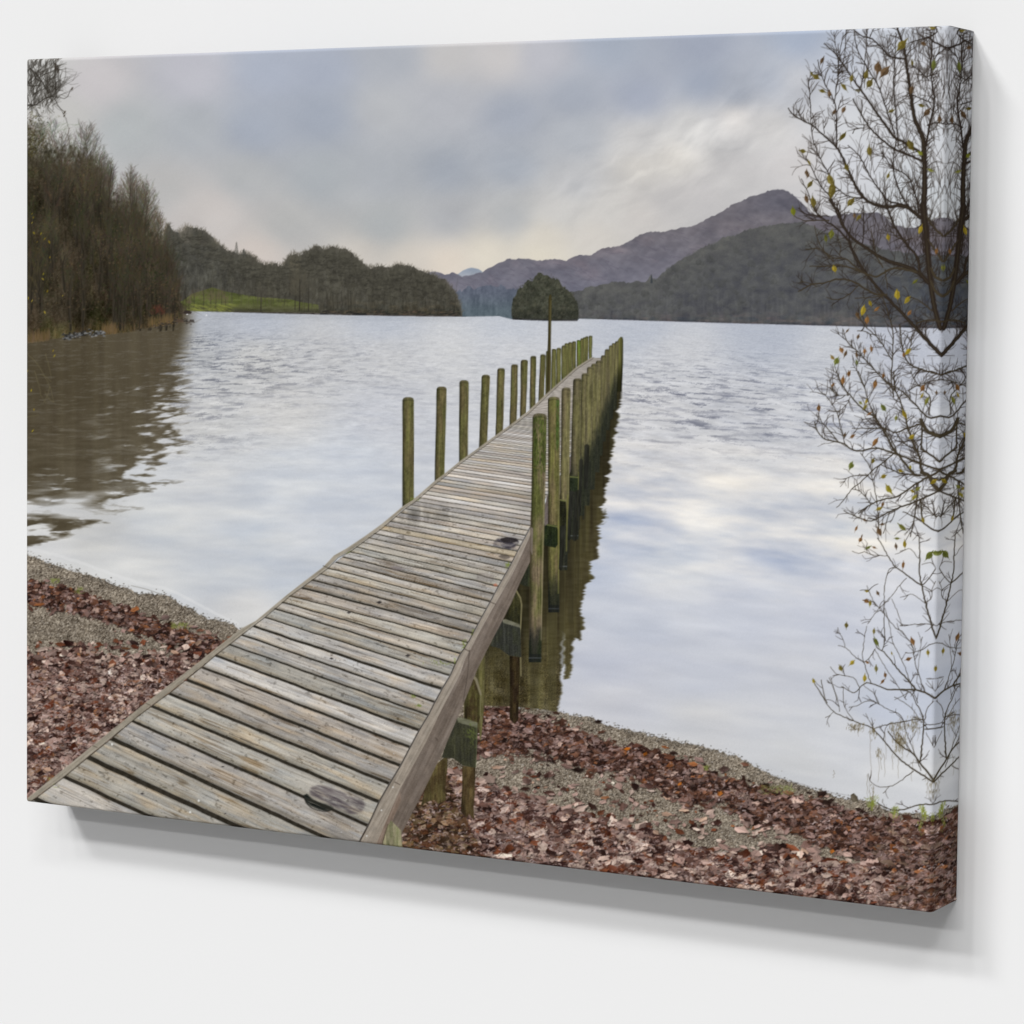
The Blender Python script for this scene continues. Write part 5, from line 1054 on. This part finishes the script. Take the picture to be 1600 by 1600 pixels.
root = bpy.data.objects.new('canvas_print', None); col_.objects.link(root)
root.location = W3(0, -CH, 0); root.empty_display_size = .1
root['label'] = 'large stretched canvas print of a wooden jetty on a lake hanging on a white wall'
root['category'] = 'canvas print'
RX, _, RZ = root.location[0], root.location[1], root.location[2]

# sheet unfolded: a runs across, b runs down; the margins fold back round the stretcher
RB = .0035                                     # radius of the folded edge
def fold(a, wide):
    """position along the face and depth behind it for the unfolded coordinate a"""
    q = math.pi/2*RB
    x = a.copy(); z = np.zeros_like(a)
    for s, e in ((1, wide - RB), (-1, RB)):
        o = (a - e)*s
        m_ = (o > 0) & (o < q); x[m_] = e + s*RB*np.sin(o[m_]/RB); z[m_] = -(RB - RB*np.cos(o[m_]/RB))
        m_ = o >= q; x[m_] = e + s*RB; z[m_] = -(RB + o[m_] - q)
    return x, z
def to_lin(c): return np.where(c <= .04045, c/12.92, ((np.maximum(c, 0) + .055)/1.055)**2.4)
GAIN = float(WALL_ALB/to_lin(np.array(238/255.)))
ink = to_lin(img.astype(np.float64))*GAIN
ink = np.clip(ink, .001, .93).astype(F)
def sample(u, v):
    px, py = to_paint(u, v); px = np.clip(px - .5, 0, NX - 1.01); py = np.clip(py - .5, 0, NY - 1.01)
    i = px.astype(int); j = py.astype(int); fx = (px - i)[..., None]; fy = (py - j)[..., None]
    c = (ink[j, i]*(1 - fx) + ink[j, i + 1]*fx)*(1 - fy) + (ink[j + 1, i]*(1 - fx) + ink[j + 1, i + 1]*fx)*fy
    return c, lab[np.round(py).astype(int), np.round(px).astype(int)]
q = math.pi/2*RB; EXT = CD - RB + q - RB        # how far the sheet runs past the face edge
def build(name, verts, quads, cols, parent, loc=None):
    me = bpy.data.meshes.new(name)
    me.vertices.add(len(verts)); me.vertices.foreach_set('co', verts.astype(F).ravel())
    me.loops.add(quads.size); me.loops.foreach_set('vertex_index', quads.astype(np.int32).ravel())
    me.polygons.add(len(quads)); me.polygons.foreach_set('loop_start', np.arange(0, quads.size, 4, dtype=np.int32))
    me.polygons.foreach_set('use_smooth', np.ones(len(quads), bool))
    me.update(calc_edges=True)
    ca = me.color_attributes.new('ink', 'FLOAT_COLOR', 'POINT')
    ca.data.foreach_set('color', np.concatenate([cols, np.ones((len(cols), 1), F)], 1).astype(F).ravel())
    me.materials.append(mp)
    o = bpy.data.objects.new(name, me); col_.objects.link(o); o.parent = parent
    if loc is not None: o.location = loc
    return o
def grid(as_, bs_):
    A_, B_ = np.meshgrid(as_, bs_)
    x, za = fold(A_, CW); y, zb = fold(B_, CH); z = za + zb
    KM = .42                                    # the print is squeezed where it turns back
    mir = lambda t, w: np.where(t > w, w - (t - w)*KM, np.where(t < 0, -t*KM, t))
    # the picture turns round the fold and comes back mirrored
    c, l = sample(np.clip(mir(A_, CW), 0, CW), np.clip(mir(B_, CH), 0, CH))
    co = np.stack([x - RX, -z, BASE - y - RZ], -1).reshape(-1, 3)
    n, m = len(bs_), len(as_)
    idx = np.arange(n*m).reshape(n, m)
    quads = np.stack([idx[1:, :-1], idx[1:, 1:], idx[:-1, 1:], idx[:-1, :-1]], -1).reshape(-1, 4)
    lq = l[:-1, :-1].reshape(-1)
    return co, quads, c.reshape(-1, 3), lq
NA, NB = 1300, 1150
# face: vertices denser on the right, where the canvas is nearer
fa = np.linspace(0, 1, NA); face_a = np.concatenate([CW*(fa**.93)*1.0]); face_b = np.linspace(0, CH, NB)
co, quads, cc, lq = grid(face_a, face_b)
objs = {}
top_parent = {}
OFFS = np.zeros(3)
def emit(l, sel):
    qd = quads[sel]; used, inv = np.unique(qd, return_inverse=True)
    return co[used], inv.reshape(-1, 4), cc[used]
order = np.argsort(lq, kind='stable'); sl_ = lq[order]; b0 = np.searchsorted(sl_, np.arange(len(INSTANCE))); b1 = np.searchsorted(sl_, np.arange(len(INSTANCE)), side='right')
parents = {}
MIN = 14
for k, (name, par, text) in enumerate(INSTANCE):
    sel = order[b0[k]:b1[k]]
    if len(sel) == 0: continue
    if par is not None and len(sel) < MIN:      # too small to be seen: stays with its parent
        pk = [i for i, q_ in enumerate(INSTANCE) if q_[0] == par][0]
        lq[sel] = pk
order = np.argsort(lq, kind='stable'); sl_ = lq[order]; b0 = np.searchsorted(sl_, np.arange(len(INSTANCE))); b1 = np.searchsorted(sl_, np.arange(len(INSTANCE)), side='right')
for k, (name, par, text) in enumerate(INSTANCE):
    sel = order[b0[k]:b1[k]]
    if len(sel) == 0: continue
    P_ = root if par is None else parents[par]
    o = build(name, *emit(k, sel), P_)
    if text: o['label'] = text
    if par is None: parents[name] = o
print('parts', len([o for o in bpy.data.objects]))
# the four folded margins
ext = CD - 2*RB + q
rs = np.linspace(CW, CW + ext, 64); ls = np.linspace(-ext, 0, 14)
bsd = np.linspace(0, CH, NB); 
for nm, a_, b_ in (('folded_edge', rs, bsd), ('folded_edge', ls, np.linspace(0, CH, 220)), ('folded_edge', np.linspace(0, CW, 260), np.linspace(-ext, 0, 14)), ('folded_edge', np.linspace(0, CW, 260), np.linspace(CH, CH + ext, 14))):
    co2, q2, c2, _ = grid(a_, b_)
    if len(a_) == 260:                         # top and bottom: colour darkened to keep bounced light off the wall
        d_ = np.abs(np.where(b_ > CH, b_ - CH, np.minimum(b_, 0)))[:, None, None]; c2 = (c2.reshape(len(b_), len(a_), 3)*(1 - .75*sm(.004, .012, d_))).reshape(-1, 3)
    o = build(nm, co2, q2, c2, root)
    if a_ is rs: o['label'] = 'right side of the canvas with the picture mirrored round the fold'

# wall
gapw = .0015
bpy.ops.mesh.primitive_plane_add(size=1); w = bpy.context.object; w.name = 'wall'; w.data.name = 'wall'
me = w.data
ZW = -(CD + gapw)
vs = [W3(-4, -3, ZW), W3(5, -3, ZW), W3(5, 2.5, ZW), W3(-4, 2.5, ZW), W3(-4, -3, ZW - .15), W3(5, -3, ZW - .15), W3(5, 2.5, ZW - .15), W3(-4, 2.5, ZW - .15)]
me.clear_geometry(); me.from_pydata(vs, [], [(0,1,2,3),(7,6,5,4),(0,4,5,1),(1,5,6,2),(2,6,7,3),(3,7,4,0)]); me.update()
w.data.materials.append(mw); w['kind'] = 'structure'

# lamps: a bank of distant lamps, all in front of the wall; (shift of the shadow on the wall per metre of depth, weight, softness)
E_TOT = .855*math.pi/WALL_ALB
AMB = .18
BANK = [  # shadow shift across and down per metre of depth, weight, softness in degrees
 (.02,-.45,.06,2.5),(.12,-.45,.10,2.5),
 (-.34,-.79,.05,5),(-.16,-.79,.05,5),(.08,-.79,.05,4),(.25,-.78,.09,4),(.40,-.80,.09,5),(.48,-.80,.06,6),
 (.56,-1.06,.11,5),(.70,-1.10,.09,6),(.28,-1.10,.08,3.5),(-.1,-1.14,.04,4),(-.50,-1.22,.05,5),(-.72,-1.30,.04,4),
 (-.75,-.06,.14,3)]  # last entry: fill lamp added from the right to brighten the folded side
from mathutils import Vector
tot = sum(b[2] for b in BANK)
for sx, sy, wt, ang in BANK:
    L = bpy.data.lights.new('studio_or_fill_lamp', 'SUN'); o = bpy.data.objects.new('studio_or_fill_lamp', L); col_.objects.link(o)
    d = Vector((sx, 1, sy)).normalized()        # travels into the wall (+Y)
    o.rotation_euler = d.to_track_quat('-Z', 'Y').to_euler(); o.location = (0.5 - sx*2.5, -2.5, .6 - sy*2.5)
    L.angle = math.radians(ang); L.energy = E_TOT*(1 - AMB)*wt/tot/d.y
world = bpy.data.worlds.new('World'); sc.world = world; world.use_nodes = True
bg = world.node_tree.nodes['Background']; a_ = AMB*E_TOT/math.pi; bg.inputs[0].default_value = (1, 1, 1, 1); bg.inputs[1].default_value = a_

# camera
cd = bpy.data.cameras.new('camera'); cam = bpy.data.objects.new('camera', cd); col_.objects.link(cam); sc.camera = cam
from mathutils import Matrix
M3 = np.array([[1, 0, 0], [0, 0, -1], [0, 1, 0]]) @ RM
m4 = Matrix.Identity(4)
for i in range(3):
    for j in range(3): m4[i][j] = M3[i, j]
m4.translation = Vector(W3(*CPOS)); cam.matrix_world = m4
cd.sensor_width = 36; cd.lens = CF/1600*36; cd.shift_y = CSH/1600; cd.clip_end = 100; cd.clip_start = .05
sc.view_settings.view_transform = 'Standard'; sc.view_settings.look = 'None'; sc.view_settings.exposure = 0; sc.view_settings.gamma = 1
sc.view_settings.use_curve_mapping = False
sc.render.engine = 'CYCLES'
